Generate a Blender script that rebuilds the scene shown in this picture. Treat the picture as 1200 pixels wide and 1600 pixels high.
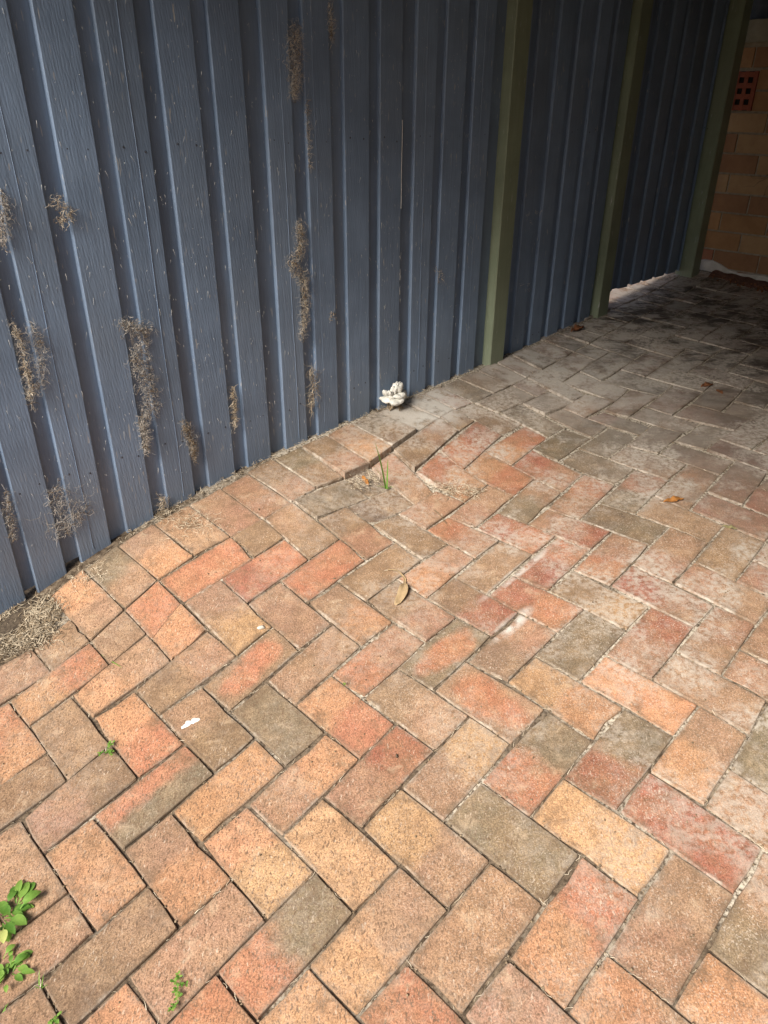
import bpy, math, random
import numpy as np
from mathutils import Vector, Matrix
random.seed(11); rng = np.random.default_rng(5)
R = math.radians

# ---------------------------------------------------------------- data (metres, measured on the ground and on the fence)
Q=[1179.617278, 0.501873, 0.007403, 1.19321, -0.768676, 0.464962, 0.870052, -0.076728, 0.098891, -0.012226, -0.017993, -0.014156, -0.004245, 0.000367, -0.001612, -0.012281, -0.023864, -0.02251, -0.008917, -0.002617, -0.007268, 0.009994, -0.00335, -0.011372, -0.002694, 0.002842, -0.004198, 0.02774, 0.011031, -0.005045, 0.002966, 0.014234, 0.009842, 0.022657, -0.001801, -0.02158, -0.009405, 0.00936, 0.010781, 0.017488, -0.002084, -0.016985, -0.006229, 0.007663, 0.006818, 0.010011, 0.000858, -0.004021, 0.005973, 0.013937, 0.009273, -0.001958, -0.009384, -0.011152, -0.001646, 0.007005, 0.0063]
DISP=[(-2.0, 0.0, 0.056, 0.004), (-2.0, 1.0, 0.017, -0.018), (0.0, 1.0, 0.047, 0.042), (0.0, 0.0, 0.058, 0.006), (-1.0, 1.0, 0.025, 0.057), (-1.0, 2.0, 0.081, 0.038), (1.0, 2.0, 0.111, 0.051), (1.0, 1.0, 0.098, 0.063), (-1.0, 0.0, 0.001, -0.004), (0.0, -2.0, 0.056, -0.033), (-1.0, -2.0, 0.12, -0.001), (1.0, -1.0, 0.12, 0.027), (0.0, -1.0, 0.104, 0.007), (-3.0, -1.0, -0.041, 0.008), (-3.0, 0.0, -0.031, -0.01), (-1.0, -1.0, -0.019, -0.044), (-4.0, -2.0, -0.058, 0.038), (-4.0, -1.0, -0.034, -0.023), (-2.0, -1.0, -0.026, -0.045), (-2.0, -2.0, -0.045, -0.063), (-1.0, -3.0, 0.019, -0.052), (-2.0, -3.0, 0.007, -0.041), (-3.0, -2.0, -0.084, -0.079), (-2.0, -4.0, -0.065, -0.042), (-3.0, -4.0, -0.052, -0.071), (-5.0, -3.0, -0.041, 0.072), (-5.0, -2.0, -0.006, -0.064), (-3.0, -3.0, -0.158, -0.042), (-4.0, -3.0, -0.065, -0.076), (-3.0, -5.0, -0.078, -0.05), (-4.0, -5.0, -0.052, -0.047), (-6.0, -3.0, 0.089, -0.046), (-6.0, -4.0, -0.039, 0.046), (-4.0, -4.0, -0.121, -0.026), (-5.0, -4.0, -0.031, -0.06), (-5.0, -6.0, 0.012, 0.002), (-7.0, -5.0, 0.029, 0.074), (-7.0, -4.0, 0.074, -0.014), (-5.0, -5.0, -0.063, -0.022), (-6.0, -5.0, -0.037, -0.016), (-6.0, -7.0, 0.028, 0.079), (-8.0, -6.0, -0.003, 0.067), (-8.0, -5.0, 0.052, -0.044), (-6.0, -6.0, -0.026, 0.002), (-7.0, -6.0, 0.057, 0.009), (-9.0, -6.0, 0.048, 0.072), (-1.0, 3.0, 0.046, 0.069), (-2.0, 3.0, 0.046, 0.006), (-1.0, 2.0, 0.082, 0.125), (-1.0, 4.0, 0.044, -0.005), (0.0, 4.0, 0.074, 0.038), (0.0, 2.0, 0.059, 0.14), (-3.0, 3.0, 0.01, 0.08), (-3.0, 4.0, 0.066, 0.005), (-4.0, 3.0, -0.009, 0.045), (-2.0, 2.0, -0.007, 0.024), (-4.0, 2.0, -0.055, 0.221), (-2.0, 4.0, 0.094, 0.006), (-2.0, 5.0, 0.102, 0.009), (0.0, 5.0, -0.042, -0.011), (-3.0, 2.0, -0.051, 0.01), (-4.0, 1.0, -0.069, -0.052), (-3.0, 1.0, -0.107, -0.04), (-5.0, 1.0, -0.069, 0.022), (-5.0, 2.0, -0.047, 0.031), (-6.0, 0.0, -0.056, 0.031), (-6.0, 1.0, -0.026, -0.002), (-4.0, 0.0, -0.103, -0.026), (-5.0, 0.0, -0.052, -0.085), (-7.0, -1.0, 0.019, 0.01), (-7.0, 0.0, 0.041, -0.041), (-5.0, -1.0, -0.077, -0.032), (-8.0, -1.0, 0.111, -0.029), (-6.0, -1.0, 0.016, -0.103), (-6.0, -2.0, -0.073, -0.014), (-8.0, -2.0, 0.078, 0.098), (-9.0, -3.0, 0.052, 0.046), (-9.0, -2.0, 0.208, -0.036), (-7.0, -2.0, -0.009, -0.083), (-7.0, -3.0, 0.026, 0.008), (-10.0, -4.0, 0.054, 0.077), (-10.0, -3.0, 0.138, 0.016), (-8.0, -3.0, 0.01, -0.035), (-8.0, -4.0, -0.003, -0.019), (-11.0, -5.0, 0.206, 0.088), (-11.0, -4.0, 0.154, 0.036), (-9.0, -4.0, -0.2, 0.005), (-9.0, -5.0, -0.028, 0.051), (-3.0, 6.0, 0.031, -0.11), (-2.0, 6.0, 0.043, -0.065), (-2.0, 7.0, 0.085, -0.142), (-1.0, 7.0, -0.027, -0.111), (-1.0, 5.0, 0.057, 0.021), (-4.0, 5.0, -0.023, -0.046), (-3.0, 5.0, -0.032, -0.05), (-5.0, 5.0, -0.041, 0.042), (-5.0, 6.0, -0.006, 0.064), (-7.0, 3.0, -0.037, 0.067), (-7.0, 4.0, -0.001, -0.003), (-5.0, 3.0, -0.116, -0.01), (-6.0, 4.0, -0.052, 0.065), (-6.0, 5.0, -0.004, -0.055), (-4.0, 4.0, -0.084, -0.015), (-6.0, 3.0, -0.044, -0.083), (-7.0, 2.0, -0.024, -0.134), (-6.0, 2.0, -0.081, -0.012), (-7.0, 1.0, -0.1, -0.043), (-8.0, 2.0, -0.015, 0.038), (-8.0, 3.0, 0.043, -0.005), (-9.0, 1.0, 0.033, 0.072), (-9.0, 2.0, 0.118, -0.072), (-10.0, 1.0, 0.036, 0.028), (-8.0, 0.0, -0.042, -0.015), (-10.0, -1.0, -0.023, -0.031), (-9.0, -1.0, 0.013, 0.012), (-11.0, -1.0, -0.123, 0.135), (-11.0, 0.0, -0.058, 0.065), (-11.0, -2.0, 0.061, -0.025), (-10.0, -2.0, 0.014, -0.027), (-12.0, -2.0, -0.018, 0.035), (-12.0, -1.0, -0.102, 0.017), (-12.0, -5.0, 0.314, 0.09), (-12.0, -3.0, 0.254, 0.035), (-11.0, -3.0, 0.067, -0.002), (-5.0, 8.0, -0.069, -0.068), (-4.0, 8.0, -0.12, 0.02), (-4.0, 6.0, -0.04, 0.103), (-4.0, 7.0, -0.039, 0.066), (-4.0, 9.0, -0.064, -0.005), (-3.0, 9.0, -0.066, 0.068), (-3.0, 7.0, 0.013, 0.059), (-3.0, 8.0, 0.036, 0.002), (-3.0, 10.0, -0.01, -0.194), (-2.0, 8.0, 0.055, -0.017), (-6.0, 7.0, -0.106, -0.034), (-5.0, 7.0, -0.147, -0.025), (-7.0, 7.0, 0.02, 0.033), (-7.0, 8.0, 0.075, -0.194), (-6.0, 8.0, -0.072, 0.015), (-6.0, 9.0, -0.014, -0.104), (-5.0, 9.0, -0.1, 0.108), (-5.0, 10.0, -0.031, 0.002), (-6.0, 6.0, -0.134, -0.002), (-8.0, 6.0, 0.079, 0.013), (-8.0, 7.0, 0.189, -0.224), (-7.0, 6.0, -0.125, -0.128), (-7.0, 5.0, -0.113, -0.003), (-9.0, 5.0, 0.274, 0.07), (-9.0, 6.0, 0.281, -0.215), (-8.0, 5.0, 0.005, -0.143), (-9.0, 4.0, -0.033, -0.038), (-8.0, 4.0, -0.015, 0.025), (-10.0, 3.0, -0.007, -0.003), (-9.0, 3.0, -0.042, 0.075), (-11.0, 2.0, 0.006, 0.007), (-10.0, 2.0, -0.049, 0.04), (-10.0, 0.0, 0.077, 0.053), (-10.0, 4.0, 0.113, 0.171), (-10.0, 5.0, 0.212, -0.077), (-11.0, 3.0, -0.024, 0.231), (-11.0, 4.0, 0.1, 0.088), (-12.0, 2.0, 0.06, 0.103), (-12.0, 3.0, 0.087, 0.107), (-12.0, 1.0, 0.033, 0.132), (-11.0, 1.0, -0.026, 0.109), (-12.0, 0.0, -0.158, 0.094), (-12.0, 4.0, 0.003, -0.04), (-12.0, 5.0, 0.167, -0.029), (-11.0, 5.0, 0.215, -0.053), (-12.0, 9.0, -0.134, 0.476), (-11.0, 9.0, -0.313, 0.355), (-11.0, 7.0, 0.169, -0.114), (-11.0, 8.0, 0.089, -0.056), (-11.0, 10.0, -0.343, 0.127), (-10.0, 10.0, -0.249, 0.266), (-10.0, 8.0, 0.048, -0.103), (-10.0, 9.0, -0.016, 0.003), (-9.0, 8.0, 0.208, -0.32), (-9.0, 7.0, 0.083, -0.219), (-10.0, 7.0, 0.297, -0.664), (-10.0, 6.0, 0.194, -0.344), (-8.0, 8.0, -0.164, -0.117), (-8.0, 9.0, -0.043, -0.155), (-10.0, 11.0, -0.052, 0.182), (-9.0, 11.0, -0.125, 0.0), (-9.0, 9.0, -0.018, 0.039), (-9.0, 10.0, -0.112, 0.102), (-9.0, 12.0, -0.14, -0.166), (-8.0, 12.0, -0.112, -0.07), (-8.0, 10.0, -0.131, 0.206), (-7.0, 10.0, -0.168, -0.179), (-7.0, 9.0, -0.184, -0.161), (-6.0, 10.0, -0.218, 0.071), (-6.0, 11.0, -0.155, 0.015), (-5.0, 11.0, -0.151, 0.098), (-8.0, 11.0, -0.037, 0.093), (-7.0, 11.0, -0.109, 0.209), (-7.0, 12.0, -0.038, 0.076), (-5.0, 12.0, -0.127, 0.081), (-4.0, 12.0, -0.209, 0.147), (-4.0, 10.0, -0.096, 0.108), (-4.0, 11.0, -0.022, 0.065), (-4.0, 13.0, -0.18, 0.083), (-3.0, 11.0, -0.109, 0.065), (-6.0, 12.0, -0.15, 0.353), (-6.0, 13.0, 0.002, 0.21), (-8.0, 13.0, -0.074, -0.196), (-7.0, 13.0, -0.043, -0.069), (-7.0, 14.0, -0.032, -0.37), (-6.0, 14.0, -0.161, -0.131), (-6.0, 15.0, 0.107, -0.265), (-5.0, 13.0, -0.116, 0.276), (-9.0, 13.0, 0.132, -0.148), (-9.0, 14.0, 0.235, -0.426), (-10.0, 12.0, -0.015, 0.193), (-10.0, 13.0, 0.174, -0.089), (-8.0, 14.0, 0.096, -0.112), (-10.0, 15.0, 0.205, -0.82), (-12.0, 6.0, 0.222, -0.141), (-12.0, 8.0, -0.1, 0.221)]
GP={'curled_leaf': [(0.0122, 1.8112), (0.0414, 1.8029), (0.061, 1.778), (0.0565, 1.7247), (0.049, 1.6965), (0.033, 1.6667)], 'orange_leaf': [(0.8753, 2.0933), (0.904, 2.0967), (0.9426, 2.1064)], 'yellow_leaf': [(1.0039, 1.9482), (1.0232, 1.9398), (1.0425, 1.9316)], 'brown_leaf': [(1.27, 2.9058), (1.3033, 2.9209), (1.3274, 2.931)], 'red_leaf': [(1.3187, 2.878), (1.3273, 2.8596), (1.3332, 2.8416)], 'post_chip': [(0.8627, 3.4828), (0.9025, 3.5181), (0.9369, 3.5537)], 'chip': [(-0.0736, 2.2705), (-0.0623, 2.2441), (-0.0513, 2.2249)], 'twig': [(0.1606, 2.1059), (0.1809, 2.0703), (0.1961, 2.025), (0.185, 2.0377)], 'tuft': [(0.0099, 2.2286)], 'weed1': [(-0.7185, 0.889)], 'weed2': [(-0.6753, 0.7893)], 'weed3': [(-0.6324, 1.2536)], 'weed4': [(-0.0901, 1.4043)], 'weed5': [(-0.3481, 0.7565)], 'weed5b': [(-0.3466, 0.7262)], 'weed6': [(-0.5541, 0.7063)], 'weed7': [(-0.6009, 0.7604)], 'weed8': [(-0.7121, 1.5273)], 'weed9': [(-0.644, 0.7175)], 'weed6b': [(-0.5259, 0.7046)], 'pile': [(0.2104, 2.2183), (0.2831, 2.2034), (0.1805, 2.2519)], 'fungus': [(-0.0032, 2.7547)], 'chunk': [(0.0561, 2.758)], 'drop': [(-0.463, 1.3113), (-0.4501, 1.3226), (-0.4343, 1.3355)], 'lump1': [(-0.3228, 1.6018)], 'lump2': [(0.032, 1.1921)], 'debris': [(-1.0515, 1.6771), (-0.9441, 1.6739), (-0.8971, 1.7477), (-1.0018, 1.5931), (-0.8564, 1.5687), (-0.9223, 1.6111), (-0.8405, 1.8016)], 'base_straw': [(-0.6845, 2.0493), (-0.6061, 2.0063), (-0.5643, 1.9926)], 'sunk_debris': [(-0.085, 2.2242), (-0.0329, 2.2651)], 'crack': [(-0.6075, 1.5575), (-0.572, 1.6023), (-0.5275, 1.6359)], 'mound': [(1.6479, 4.1878), (1.7571, 4.2052), (1.8525, 4.1828), (1.8502, 4.0847)], 'pebble': [(-0.3879, 2.3874), (0.0006, 3.1425)]}
FP={'c1': [(0.0143, 0.6554), (0.0758, 0.6267), (0.0442, 0.5517), (0.0602, 0.4924), (0.0607, 0.4057), (0.0278, 0.3652), (0.0262, 0.2787)], 'c2': [(0.6356, 0.851), (0.6361, 0.7755), (0.5961, 0.7418), (0.6432, 0.6768), (0.6439, 0.5955), (0.6197, 0.4992)], 'c3': [(0.6486, 1.366), (0.6447, 1.3055), (0.6407, 1.2435), (0.6333, 1.199)], 'c4': [(-0.2624, 0.7047), (-0.2551, 0.6475), (-0.2553, 0.5818), (-0.263, 0.5018)], 'c5': [(-0.2261, 0.6934), (-0.2136, 0.6556), (-0.2194, 0.5906), (-0.2379, 0.5267)], 'c6': [(-0.1163, 0.966), (-0.0893, 0.9683), (-0.0747, 0.9381), (-0.1067, 0.9218)], 'c7': [(-0.2523, 0.2549), (-0.2385, 0.1901), (-0.2624, 0.1171), (-0.1865, 0.171)], 'c8': [(0.1552, 0.33), (0.1747, 0.2613), (0.1787, 0.206)], 'c9': [(0.339, 0.3971), (0.3417, 0.3328), (0.335, 0.2694)], 'c10': [(0.6573, 0.3888), (0.6651, 0.3189), (0.6441, 0.2426)], 'c11': [(1.2641, 0.6362), (1.284, 0.5986), (1.3005, 0.6198)], 'c12': [(0.6813, 1.1798), (0.6779, 1.0281), (0.6814, 1.0016)], 'c13': [(-0.378, 0.2797), (-0.3795, 0.2229), (-0.3882, 0.1475)], 'c14': [(0.048, 0.1178), (0.0651, 0.0554), (0.0892, 0.0186)], 'c15': [(0.7468, 0.5787), (0.7542, 0.5497), (0.7737, 0.5377)], 'c16': [(0.773, 1.4184), (0.7785, 1.373), (0.7798, 1.342)], 'c17': [(-0.2248, 0.9987), (-0.233, 0.9444), (-0.2429, 0.889)]}
CAMF, PITCH, ROLL, CAMH, ANG, X0, Y0 = Q[:7]
UX = np.array([math.cos(ANG), math.sin(ANG)]); VX = np.array([-math.sin(ANG), math.cos(ANG)]); W = .1175
FA = np.array([-0.72173908, 2.01771386]); FD = np.array([0.71642683, 0.69766224]); FN = np.array([0.69766224, -0.71642683])

# ---------------------------------------------------------------- camera, light, exposure
scene = bpy.context.scene
for o in list(bpy.data.objects): bpy.data.objects.remove(o)
cam = bpy.data.cameras.new('camera'); camo = bpy.data.objects.new('camera', cam); scene.collection.objects.link(camo)
f_ = Vector((0, math.cos(PITCH), -math.sin(PITCH))); r_ = Vector((1, 0, 0)); u_ = r_.cross(f_)
r2 = r_*math.cos(ROLL)+u_*math.sin(ROLL); u2 = -r_*math.sin(ROLL)+u_*math.cos(ROLL)
M = Matrix((r2, u2, -f_)).transposed().to_4x4(); M.translation = (0, 0, CAMH); camo.matrix_world = M
cam.sensor_fit = 'VERTICAL'; cam.sensor_height = 36; cam.lens = CAMF/1600*36; cam.clip_start = .05; cam.clip_end = 400
scene.camera = camo
SUN_EL = R(39)
ld = -.99*FD + .11*FN; ld = ld/np.linalg.norm(ld)          # towards the sun: back along the fence, a little to its open side
sd = Vector((ld[0]*math.cos(SUN_EL), ld[1]*math.cos(SUN_EL), math.sin(SUN_EL)))
w = bpy.data.worlds.new('World'); scene.world = w; w.use_nodes = True
nt = w.node_tree; nt.nodes.clear()
sky = nt.nodes.new('ShaderNodeTexSky'); sky.sky_type = 'NISHITA'; sky.sun_disc = False
sky.sun_elevation = SUN_EL; sky.sun_rotation = math.atan2(sd.x, sd.y); sky.air_density = .8; sky.dust_density = 3.5; sky.ozone_density = .4
bg = nt.nodes.new('ShaderNodeBackground'); bg.inputs[1].default_value = .105
ow = nt.nodes.new('ShaderNodeOutputWorld'); nt.links.new(sky.outputs[0], bg.inputs[0]); nt.links.new(bg.outputs[0], ow.inputs[0])
sl = bpy.data.lights.new('sun', 'SUN'); sl.energy = 4.9; sl.angle = R(28); sl.color = (1, .94, .85)
so = bpy.data.objects.new('sun', sl); scene.collection.objects.link(so); so.rotation_euler = sd.to_track_quat('Z', 'Y').to_euler()
scene.render.engine = 'CYCLES'
scene.view_settings.view_transform = 'Standard'; scene.view_settings.look = 'None'
scene.view_settings.exposure = 0.56; scene.view_settings.gamma = 1; scene.view_settings.use_curve_mapping = False
scene.render.resolution_x = 768; scene.render.resolution_y = 1024

# ---------------------------------------------------------------- ground shape
CU, CV = np.meshgrid(np.arange(-15, 3, 3.), np.arange(-9, 19, 3.5)); CU = CU.ravel(); CV = CV.ravel(); S2 = 2*4.2**2
QC = np.array(Q[7:])
def zuv(u, v):
    z = QC[0]*(u+5)/8 + QC[1]*(min(v, 30)-4)/8 + float(np.exp(-((u-CU)**2+(v-CV)**2)/S2) @ QC[2:])
    z += -.012*math.exp(-((u+10.8)**2+(v-5.9)**2)/2/1.1**2)                 # the sunken spot
    z += -.045*math.exp(-((u+14)**2/2/3.5**2+(v-25.5)**2/2/3.6**2))
    z += -.03*math.exp(-((u+14.6)**2+(v+4.6)**2)/2/1.3**2)
    return z
def xy(u, v): return np.array([X0, Y0])+W*(u*UX+v*VX)
def uv_of(x, y):
    e = np.array([x-X0, y-Y0]); return e@UX/W, e@VX/W
def gz(x, y): return zuv(*uv_of(x, y))
def G(p, dz=0): return (p[0], p[1], gz(p[0], p[1])+dz)
def FP3(s, n, z):
    p = FA+s*FD+n*FN; return (p[0], p[1], z)
D = np.array(DISP)
K = np.exp(-((D[:, None, 0]-D[None, :, 0])**2+(D[:, None, 1]-D[None, :, 1])**2)/2/1.25**2)
KW = np.linalg.solve(K+.06*np.eye(len(D)), D[:, 2:])
def lay(u, v):                                  # the laid position of a joint corner: settled and pushed about
    k = np.exp(-((u-D[:, 0])**2+(v-D[:, 1])**2)/2/1.25**2) @ KW
    return u+k[0], v+k[1]

# ---------------------------------------------------------------- helpers
col = scene.collection
def link(o, parent=None):
    col.objects.link(o)
    if parent is not None: o.parent = parent
    return o
def tag(o, label=None, cat=None, group=None, kind=None):
    for k, v in (('label', label), ('category', cat), ('group', group), ('kind', kind)):
        if v: o[k] = v
    return o
def empty(name, loc=(0, 0, 0)):
    o = bpy.data.objects.new(name, None); o.location = loc; o.empty_display_size = .05; return link(o)
class MB:
    def __init__(s): s.v = []; s.f = []
    def box(s, c, ax, ay, az, h):                   # centre, three unit axes, half sizes
        c = np.array(c, float); a = [np.array(ax, float)*h[0], np.array(ay, float)*h[1], np.array(az, float)*h[2]]
        b = len(s.v)
        for i in (-1, 1):
            for j in (-1, 1):
                for k in (-1, 1): s.v.append(tuple(c+i*a[0]+j*a[1]+k*a[2]))
        for q in ((0, 1, 3, 2), (4, 6, 7, 5), (0, 4, 5, 1), (2, 3, 7, 6), (0, 2, 6, 4), (1, 5, 7, 3)): s.f.append(tuple(b+i for i in q))
    def tube(s, pts, r, n=3, taper=True):
        b = len(s.v); m = len(pts); P = [Vector(p) for p in pts]
        for i, p in enumerate(P):
            t = (P[min(i+1, m-1)]-P[max(i-1, 0)]); t = t.normalized() if t.length > 1e-9 else Vector((0, 0, 1))
            a = t.orthogonal().normalized(); c = t.cross(a)
            rr = r*(1-.7*i/(m-1)) if taper else r
            for k in range(n):
                an = 2*math.pi*k/n; s.v.append(tuple(p+a*math.cos(an)*rr+c*math.sin(an)*rr))
        for i in range(m-1):
            for k in range(n):
                s.f.append((b+i*n+k, b+i*n+(k+1) % n, b+(i+1)*n+(k+1) % n, b+(i+1)*n+k))
    def fan(s, pts): b = len(s.v); s.v += [tuple(p) for p in pts]; s.f.append(tuple(range(b, b+len(pts))))
    def mesh(s, name, mat, smooth=False):
        me = bpy.data.meshes.new(name); me.from_pydata(s.v, [], s.f); me.materials.append(mat)
        if smooth: me.polygons.foreach_set('use_smooth', [True]*len(me.polygons))
        me.update(); return me
    def build(s, name, mat, parent=None, smooth=False, loc=None):
        if loc is not None:
            L = np.array(loc); s.v = [tuple(np.array(p)-L) for p in s.v]
        o = bpy.data.objects.new(name, s.mesh(name, mat, smooth))
        if loc is not None: o.location = loc
        return link(o, parent)

# ---------------------------------------------------------------- materials
class NT:
    def __init__(s, name):
        s.m = bpy.data.materials.new(name); s.m.use_nodes = True; s.t = s.m.node_tree; s.b = s.t.nodes['Principled BSDF']
        s.geo = s.t.nodes.new('ShaderNodeNewGeometry').outputs['Position']
    def n(s, typ, ins=None, **kw):
        o = s.t.nodes.new(typ)
        for k, v in kw.items(): setattr(o, k, v)
        for k, v in (ins or {}).items(): s.put(o.inputs[k], v)
        return o
    def put(s, i, v):
        if hasattr(v, 'is_linked') and hasattr(v, 'node'): s.t.links.new(v, i)
        else:
            if isinstance(v, tuple) and len(v) == 3 and i.type == 'RGBA': v = v+(1,)
            i.default_value = v
    def math(s, op, a, b=0., c=None, clamp=False):
        o = s.n('ShaderNodeMath', operation=op, use_clamp=clamp); s.put(o.inputs[0], a); s.put(o.inputs[1], b)
        if c is not None: s.put(o.inputs[2], c)
        return o.outputs[0]
    def vmath(s, op, a, b): o = s.n('ShaderNodeVectorMath', operation=op); s.put(o.inputs[0], a); s.put(o.inputs[1], b); return o
    def noise(s, vec, scale, detail=4, rough=.55, dist=0.):
        return s.n('ShaderNodeTexNoise', {'Vector': vec, 'Scale': scale, 'Detail': float(detail), 'Roughness': rough, 'Distortion': dist}).outputs['Fac']
    def ramp(s, x, a, b, lo=0., hi=1.):
        o = s.n('ShaderNodeMapRange', {'Value': x, 'From Min': a, 'From Max': b, 'To Min': lo, 'To Max': hi}, interpolation_type='SMOOTHSTEP'); return o.outputs[0]
    def mix(s, f, a, b, mode='MIX'):
        o = s.n('ShaderNodeMix', data_type='RGBA', blend_type=mode); s.put(o.inputs[0], f); s.put(o.inputs[6], a); s.put(o.inputs[7], b); return o.outputs[2]
    def attr(s, name, out='Fac'): return s.n('ShaderNodeAttribute', attribute_name=name).outputs[out]
    def bump(s, h, strength, dist, prev=None):
        o = s.n('ShaderNodeBump', {'Strength': strength, 'Distance': dist, 'Height': h})
        if prev is not None: s.put(o.inputs['Normal'], prev)
        return o.outputs[0]
    def fin(s, c, rough=.9, normal=None, spec=.25):
        s.put(s.b.inputs['Base Color'], c); s.put(s.b.inputs['Roughness'], rough); s.b.inputs['Specular IOR Level'].default_value = spec
        if normal is not None: s.put(s.b.inputs['Normal'], normal)
        return s.m
    def rot(s, ang, sc):                             # position turned into fence/lattice axes and stretched
        o = s.n('ShaderNodeMapping', {'Vector': s.geo, 'Rotation': (0, 0, ang), 'Scale': sc}); return o.outputs[0]

def brick_material():
    t = NT('clay_paver'); g = t.geo
    cA = t.attr('colA', 'Color'); cB = t.attr('colB', 'Color'); par = t.attr('par', 'Vector'); rnd = t.attr('rnd'); ctr = t.attr('ctr')
    uvn = t.n('ShaderNodeUVMap', uv_map='face_uv').outputs[0]
    off = t.vmath('MULTIPLY', t.n('ShaderNodeCombineXYZ', {'X': rnd, 'Y': rnd, 'Z': rnd}).outputs[0], (37., 11., 23.)).outputs[0]
    p = t.vmath('ADD', g, off).outputs[0]
    sx = t.n('ShaderNodeSeparateXYZ', {'Vector': uvn}); sp = t.n('ShaderNodeSeparateXYZ', {'Vector': par})
    U, V = sx.outputs[0], sx.outputs[1]
    wob = t.math('SUBTRACT', t.noise(p, 9, 3), .5)
    lin = t.math('ADD', t.math('ADD', t.math('MULTIPLY', U, sp.outputs[0]), t.math('MULTIPLY', V, sp.outputs[1])), sp.outputs[2])
    lin = t.math('ADD', lin, t.math('MULTIPLY', t.math('ADD', wob, t.math('MULTIPLY', t.math('SUBTRACT', t.noise(p, 45, 4, .7), .5), .35)), 2.0))
    aU = t.math('ABSOLUTE', U); aV = t.math('ABSOLUTE', V)
    edge = t.math('MAXIMUM', t.math('SUBTRACT', t.math('MULTIPLY', aU, 2.), 1.), aV)     # 1 at the brick's rim
    rad = t.math('ADD', t.math('MULTIPLY', t.math('SUBTRACT', t.math('ADD', t.math('POWER', aU, 2.2), t.math('POWER', aV, 2.2)), .62), 1.1), t.math('MULTIPLY', wob, 2.6))
    m = t.math('ADD', t.math('MULTIPLY', lin, t.math('SUBTRACT', 1., ctr)), t.math('MULTIPLY', rad, ctr))
    c = t.mix(t.ramp(m, -.42, .42), cA, cB)
    # fired-clay mottling, sand grain, pores, pale scuffs
    big = t.noise(p, 14, 4, .6); c = t.mix(t.ramp(big, .3, .75, 0., .40), c, (.38, .25, .14))
    mid = t.noise(p, 34, 5, .65); c = t.mix(1., c, t.n('ShaderNodeCombineColor', {0: t.ramp(mid, .25, .75, .82, 1.16), 1: t.ramp(mid, .25, .75, .80, 1.16), 2: t.ramp(mid, .25, .75, .78, 1.16)}).outputs[0], 'MULTIPLY')
    fine = t.noise(p, 330, 3, .7); fr = t.ramp(fine, .3, .70, .62, 1.34)
    c = t.mix(1., c, t.n('ShaderNodeCombineColor', {0: fr, 1: fr, 2: fr}).outputs[0], 'MULTIPLY')
    lat = t.rot(-ANG, (1., 1., 1.)); ls = t.n('ShaderNodeSeparateXYZ', {'Vector': lat})
    lu, lv = ls.outputs[0], ls.outputs[1]            # metres along the courses
    o2 = float((np.array([X0, Y0])@UX)), float((np.array([X0, Y0])@VX))
    lu = t.math('DIVIDE', t.math('SUBTRACT', lu, o2[0]), W); lv = t.math('DIVIDE', t.math('SUBTRACT', lv, o2[1]), W)
    pv = t.n('ShaderNodeMapping', {'Vector': p, 'Rotation': (0, 0, R(35)), 'Scale': (1., .45, 1.)}).outputs[0]
    pore = t.noise(pv, 280, 2, .55); porem = t.math('MULTIPLY', t.ramp(pore, .565, .635), t.ramp(lv, 4., -4., .25, .85))
    c = t.mix(porem, c, (.13, .08, .05))
    spk = t.noise(p, 260, 2, .6); patch = t.noise(g, 7, 3, .6)
    spm = t.math('MULTIPLY', t.ramp(spk, .56, .68), t.math('MULTIPLY', t.ramp(patch, .34, .62), t.ramp(t.math('ADD', lu, lv), -12., 4., .12, .62)))
    c = t.mix(spm, c, (.60, .52, .44))
    bt = t.math('MULTIPLY', t.ramp(t.noise(p, 21, 6, .72), .50, .66), t.ramp(edge, -.2, .9, .25, .8))
    c = t.mix(t.math('MULTIPLY', bt, .75), c, (.14, .09, .055))
    lt = t.ramp(t.noise(p, 17, 6, .7, .4), .56, .70, 0., .42); c = t.mix(lt, c, (.50, .38, .26))
    scv = t.n('ShaderNodeMapping', {'Vector': p, 'Rotation': (0, 0, R(-30)), 'Scale': (1., .28, 1.)}).outputs[0]
    scr = t.math('MULTIPLY', t.ramp(t.noise(scv, 240, 3, .6), .60, .69), t.ramp(t.noise(p, 11, 4, .65), .40, .62, 0., .6))
    c = t.mix(scr, c, (.60, .50, .40))
    # greying walked-on dirt towards the covered end
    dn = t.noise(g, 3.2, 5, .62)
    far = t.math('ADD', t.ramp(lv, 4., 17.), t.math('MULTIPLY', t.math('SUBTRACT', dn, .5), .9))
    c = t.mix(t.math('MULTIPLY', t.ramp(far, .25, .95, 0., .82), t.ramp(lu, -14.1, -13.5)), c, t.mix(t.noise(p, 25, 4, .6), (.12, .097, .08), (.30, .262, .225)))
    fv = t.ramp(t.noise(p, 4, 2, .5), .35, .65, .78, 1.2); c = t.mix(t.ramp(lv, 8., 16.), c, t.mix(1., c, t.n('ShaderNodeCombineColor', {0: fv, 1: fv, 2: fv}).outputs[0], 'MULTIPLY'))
    # pale salt bloom: near the sunk corner by the fence and in drifts under cover
    def spot(u, v, a, b): 
        d2 = t.math('ADD', t.math('POWER', t.math('DIVIDE', t.math('SUBTRACT', lu, u), a), 2.), t.math('POWER', t.math('DIVIDE', t.math('SUBTRACT', lv, v), b), 2.))
        return t.ramp(d2, 1.3, .0)
    bl = t.math('MAXIMUM', spot(-12.9, 9.6, 1.5, 1.9), t.math('MAXIMUM', t.math('MAXIMUM', spot(-6.0, 5.2, .16, 1.5), spot(-5., 3.55, .22, .8)), t.math('MULTIPLY', t.ramp(lv, 11., 15.), t.math('MULTIPLY', t.ramp(lu, -4., -11.), .62))))
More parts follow.
